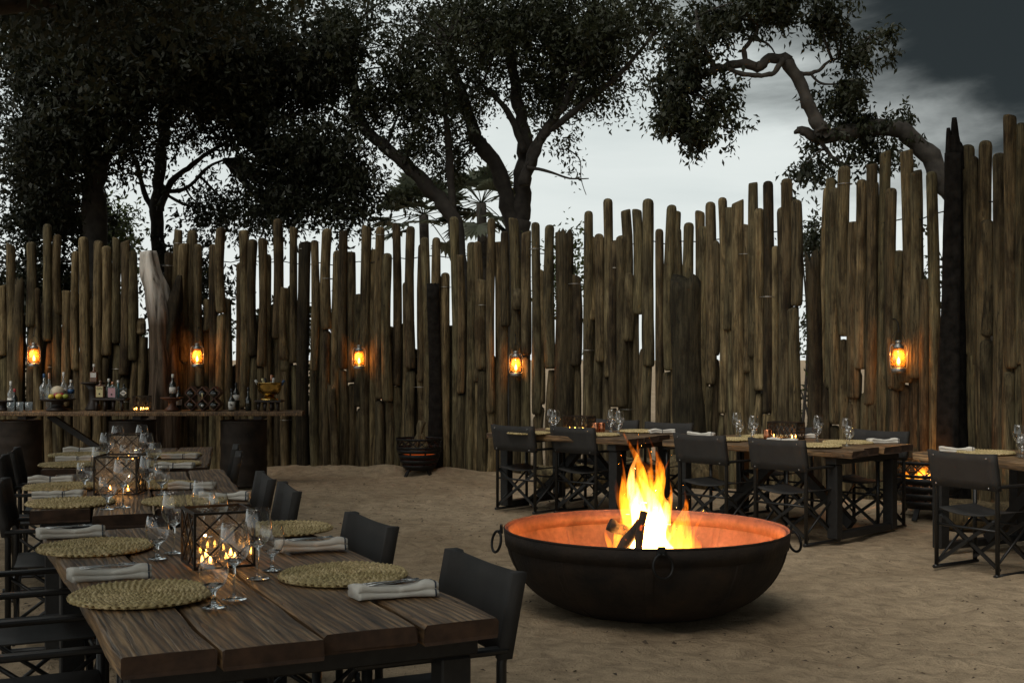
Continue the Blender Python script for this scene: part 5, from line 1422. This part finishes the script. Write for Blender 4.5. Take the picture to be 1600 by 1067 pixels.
stand('low four legged wooden riser carrying the gin bottles', on_bar(174, -.04), 'stool', .20, .155)
zr = BTOP + .155 + .005
b1 = bottle('square amber gin bottle with yellow paper label', on_bar(157, -.06, zr), .215, .055, 'amber', 'amber', 'paper_yellow', (.06, .66), neck=.72, square=True, ink=True)
tx = bpy.data.curves.new('lettering', 'FONT'); tx.body = 'GIN'; tx.size = .04; tx.align_x = 'CENTER'; tx.extrude = .0006
txo = bpy.data.objects.new('lettering_tmp', tx); COL.objects.link(txo)
dg = bpy.context.evaluated_depsgraph_get(); tm = bpy.data.meshes.new_from_object(txo.evaluated_get(dg)); bpy.data.objects.remove(txo)
tm.transform(Matrix.Translation((0, -.65 * .055 - .0055, .103)) @ Matrix.Rotation(math.pi / 2, 4, 'X'))
link('lettering', tm, M['ink'], b1)
bottle('clear square gin bottle with pink label', on_bar(176, -.08, zr), .20, .058, 'bottle_clear', 'foil_gold', 'paper_pink', (.05, .62), neck=.68, square=True, ink=True)
bottle('green gin bottle with white cap behind the pink one', on_bar(170, .07, zr), .235, .038, 'green_bottle', 'foil_white', None)
bottle('teal gin bottle with steep shoulders', on_bar(184.5, .05, zr), .215, .045, 'teal', 'foil_white', None, neck=.5, square=True)
b2 = bottle('black stubby gin bottle with a pale diamond label', on_bar(194, -.07, zr), .17, .052, 'wine_dark', 'foil_dark', None, neck=.7, square=True)
dmd = MB().add([(0, -.038, .025), (.042, -.038, .062), (0, -.038, .102), (-.042, -.038, .062), (0, -.0345, .025), (.042, -.0345, .062), (0, -.0345, .102), (-.042, -.0345, .062)], [(0, 1, 2, 3), (7, 6, 5, 4), (0, 4, 5, 1), (1, 5, 6, 2), (2, 6, 7, 3), (3, 7, 4, 0)]).build('diamond_label', M['paper'], b2)
MB().box((0, -.0395, .062), (.05, .002, .007)).build('print_mark', M['ink'], dmd)
box_at('small wire lattice candle box on the bar', on_bar(222, -.10), 0, .19, .12, .185, [(-.08, -.04), (-.055, -.045), (.0, -.04), (.03, -.045), (.06, -.04), (.083, -.04)], ['first from left in the candle box on the bar', 'second from left in the candle box on the bar', 'third from left in the candle box on the bar', 'fourth from left in the candle box on the bar', 'fifth from left in the candle box on the bar', 'last on the right in the candle box on the bar'], 2, False, .15)
stand('reddish round pedestal with one wine bottle on the bar', on_bar(269, -.05), 'pedestal', .145, .165, 'red_wood')
bottle('wine bottle with white label on the reddish pedestal', on_bar(270, -.05, BTOP + .168), .285, .040, 'wine_dark', 'foil_white', 'paper', (.18, .44))
bottle('dark wine bottle standing behind the reddish pedestal', on_bar(279, .13), .295, .040, 'wine_dark', 'foil_dark', 'paper', (.22, .48))
# wine rack of six diamond cells, a bottle in each
wr = thing('wine_rack', 'wooden wine rack of six diamond cells standing on the bar', 'wine rack', on_bar(319, -.02), 0)
cw = .142
for i in range(3):
    for j in range(2):
        cx, cz = (i - 1) * cw, .075 + .004 + j * cw
        hd = cw / 2 + .002
        for k in range(4):
            a0, a1 = math.pi / 2 * k, math.pi / 2 * (k + 1)
            MB().bar((cx + math.cos(a0) * hd, 0, cz + math.sin(a0) * hd), (cx + math.cos(a1) * hd, 0, cz + math.sin(a1) * hd), .19, .013).build('slat', M['red_wood'], wr)
        row, colw = ('upper', 'lower')[1 - j], ('left', 'middle', 'right')[i]
        tb = thing('wine_bottle', f'dark wine bottle lying in the {row} {colw} cell of the wine rack', 'bottle', (wr.location.x + cx, wr.location.y - .13, wr.location.z + cz - .012), 0, 'bottles in the wine rack')
        Mx = Matrix.Rotation(-math.pi / 2, 4, 'X')
        MB().lathe([(.0003, .004), (.030, .0), (.037, .004), (.038, .02), (.038, .19), (.03, .215), (.014, .24), (.013, .29), (.0003, .29)], 20, M=Mx).build('body', M['wine_dark'], tb)
        if (i, j) == (1, 1): 
            MB().tube([(0.012, -.012, .01), (.014, -.014, -.03), (.012, -.012, -.06)], [.012, .005, .005], 8).build('tag', M['paper_yellow'], tb)
        if (i, j) == (1, 0):
            MB().lathe([(.0003, -.006), (.014, -.004), (.016, .002), (.0003, .002)], 14, (0.008, 0, 0), M=Mx).build('cap', M['foil_white'], tb)
bottle('wine bottle with bold black print on a white label', on_bar(362, -.12), .275, .040, 'wine_dark', 'foil_dark', 'paper', (.06, .42), neck=.52, ink=True)
bottle('tall wine bottle behind the one with bold print', on_bar(369, .10), .34, .040, 'wine_dark', 'foil_dark', 'paper', (.36, .56), neck=.66)
bottle('slim dark bottle standing alone beside the brass bowl', on_bar(388, -.08), .29, .038, 'wine_dark', 'foil_dark', None, neck=.5)
stand('dark four legged stool under the brass bowl', on_bar(421, -.02), 'stool', .165, .13)
bb = thing('brass_wine_bowl', 'polished brass footed bowl holding bottles on the bar', 'bowl', on_bar(421, -.02, BTOP + .133), 0)
MB().lathe([(.0003, 0), (.105, 0), (.108, .008), (.09, .022), (.062, .045), (.05, .052), (.0003, .052)], 32).build('foot', M['brass'], bb)
MB().lathe_closed([(.0, .055), (.05, .053), (.10, .075), (.14, .12), (.15, .17), (.155, .205), (.168, .212), (.166, .217), (.15, .21), (.145, .17), (.135, .122), (.095, .08), (.0, .06)], 36).build('bowl', M['brass'], bb)
for k, (u, lean, cm, w) in enumerate(((-.13, -.55, 'foil_white', 'leftmost bottle leaning out of the brass bowl'), (-.07, -.3, 'paper_yellow', 'white capped bottle in the left of the brass bowl'), (-.015, -.22, 'foil_dark', 'dark bottle in the middle of the brass bowl'), (.03, .02, 'foil_gold', 'rose gold capped bottle in the brass bowl'), (.055, .15, 'foil_white', 'bottle right of the rose gold one in the brass bowl'), (.13, .6, 'foil_blue', 'rightmost bottle leaning out of the brass bowl'))):
    tb = thing('wine_bottle', w, 'bottle', (bb.location.x + u * .55, bb.location.y + (.03 if k % 2 else -.02), bb.location.z + .085), 0, 'bottles in the brass bowl')
    tb.rotation_euler = (0, lean, 0)
    hh = .19 if k != 3 else .225
    MB().lathe([(.0003, 0), (.034, .0), (.036, .02), (.034, .06), (.014, .10), (.013, hh - .05), (.0003, hh - .05)], 16).build('body', M['wine_dark'] if k != 3 else M['amber'], tb)
    MB().lathe([(.0145, hh - .075), (.016, hh - .07), (.016, hh - .004), (.013, hh), (.0003, hh)], 14).build('cap', M[cm], tb)
stand('low dark tray stand at the far left end of the bar', on_bar(4, -.02), 'pedestal', .13, .125)

# ------------------------------------------------------------------ litter on the sand
rng = np.random.default_rng(8)
N = 2600
xy = np.stack([rng.uniform(-3.2, 5.0, N), 3.2 + 12.5 * rng.uniform(0, 1, N) ** 1.2], 1)
keep_ = (np.hypot(xy[:, 0] - BC[0], xy[:, 1] - BC[1]) > .55) & (vnoise(xy[:, 0] * .9, xy[:, 1] * .9, 21) > .42)
xy = xy[keep_]
pts = np.concatenate([xy, np.full((len(xy), 1), .004)], 1)
def flat_litter(pts, size):
    n = len(pts); a = rng.uniform(0, 6.28, n); d = np.stack([np.cos(a), np.sin(a), rng.normal(0, .15, n)], 1); w = np.stack([-np.sin(a), np.cos(a), rng.normal(0, .3, n)], 1)
    L = size * rng.uniform(.4, 1.3, (n, 1)); W = L * rng.uniform(.12, .5, (n, 1))
    v = np.stack([pts - d * L / 2, pts + w * W / 2 + [0, 0, .006], pts + d * L / 2, pts - w * W / 2 + [0, 0, .002]], 1).reshape(-1, 3)
    return np_mesh('dry_leaf_litter', v, np.arange(4 * n).reshape(n, 4), False)
tag(link('dry_leaf_litter', flat_litter(pts, .032), plain('dry_leaf', (.075, .05, .03), .8, 0, 8, .5, 0)), 'scattered dry leaves and bark chips on the sand', 'litter', None, 'stuff')
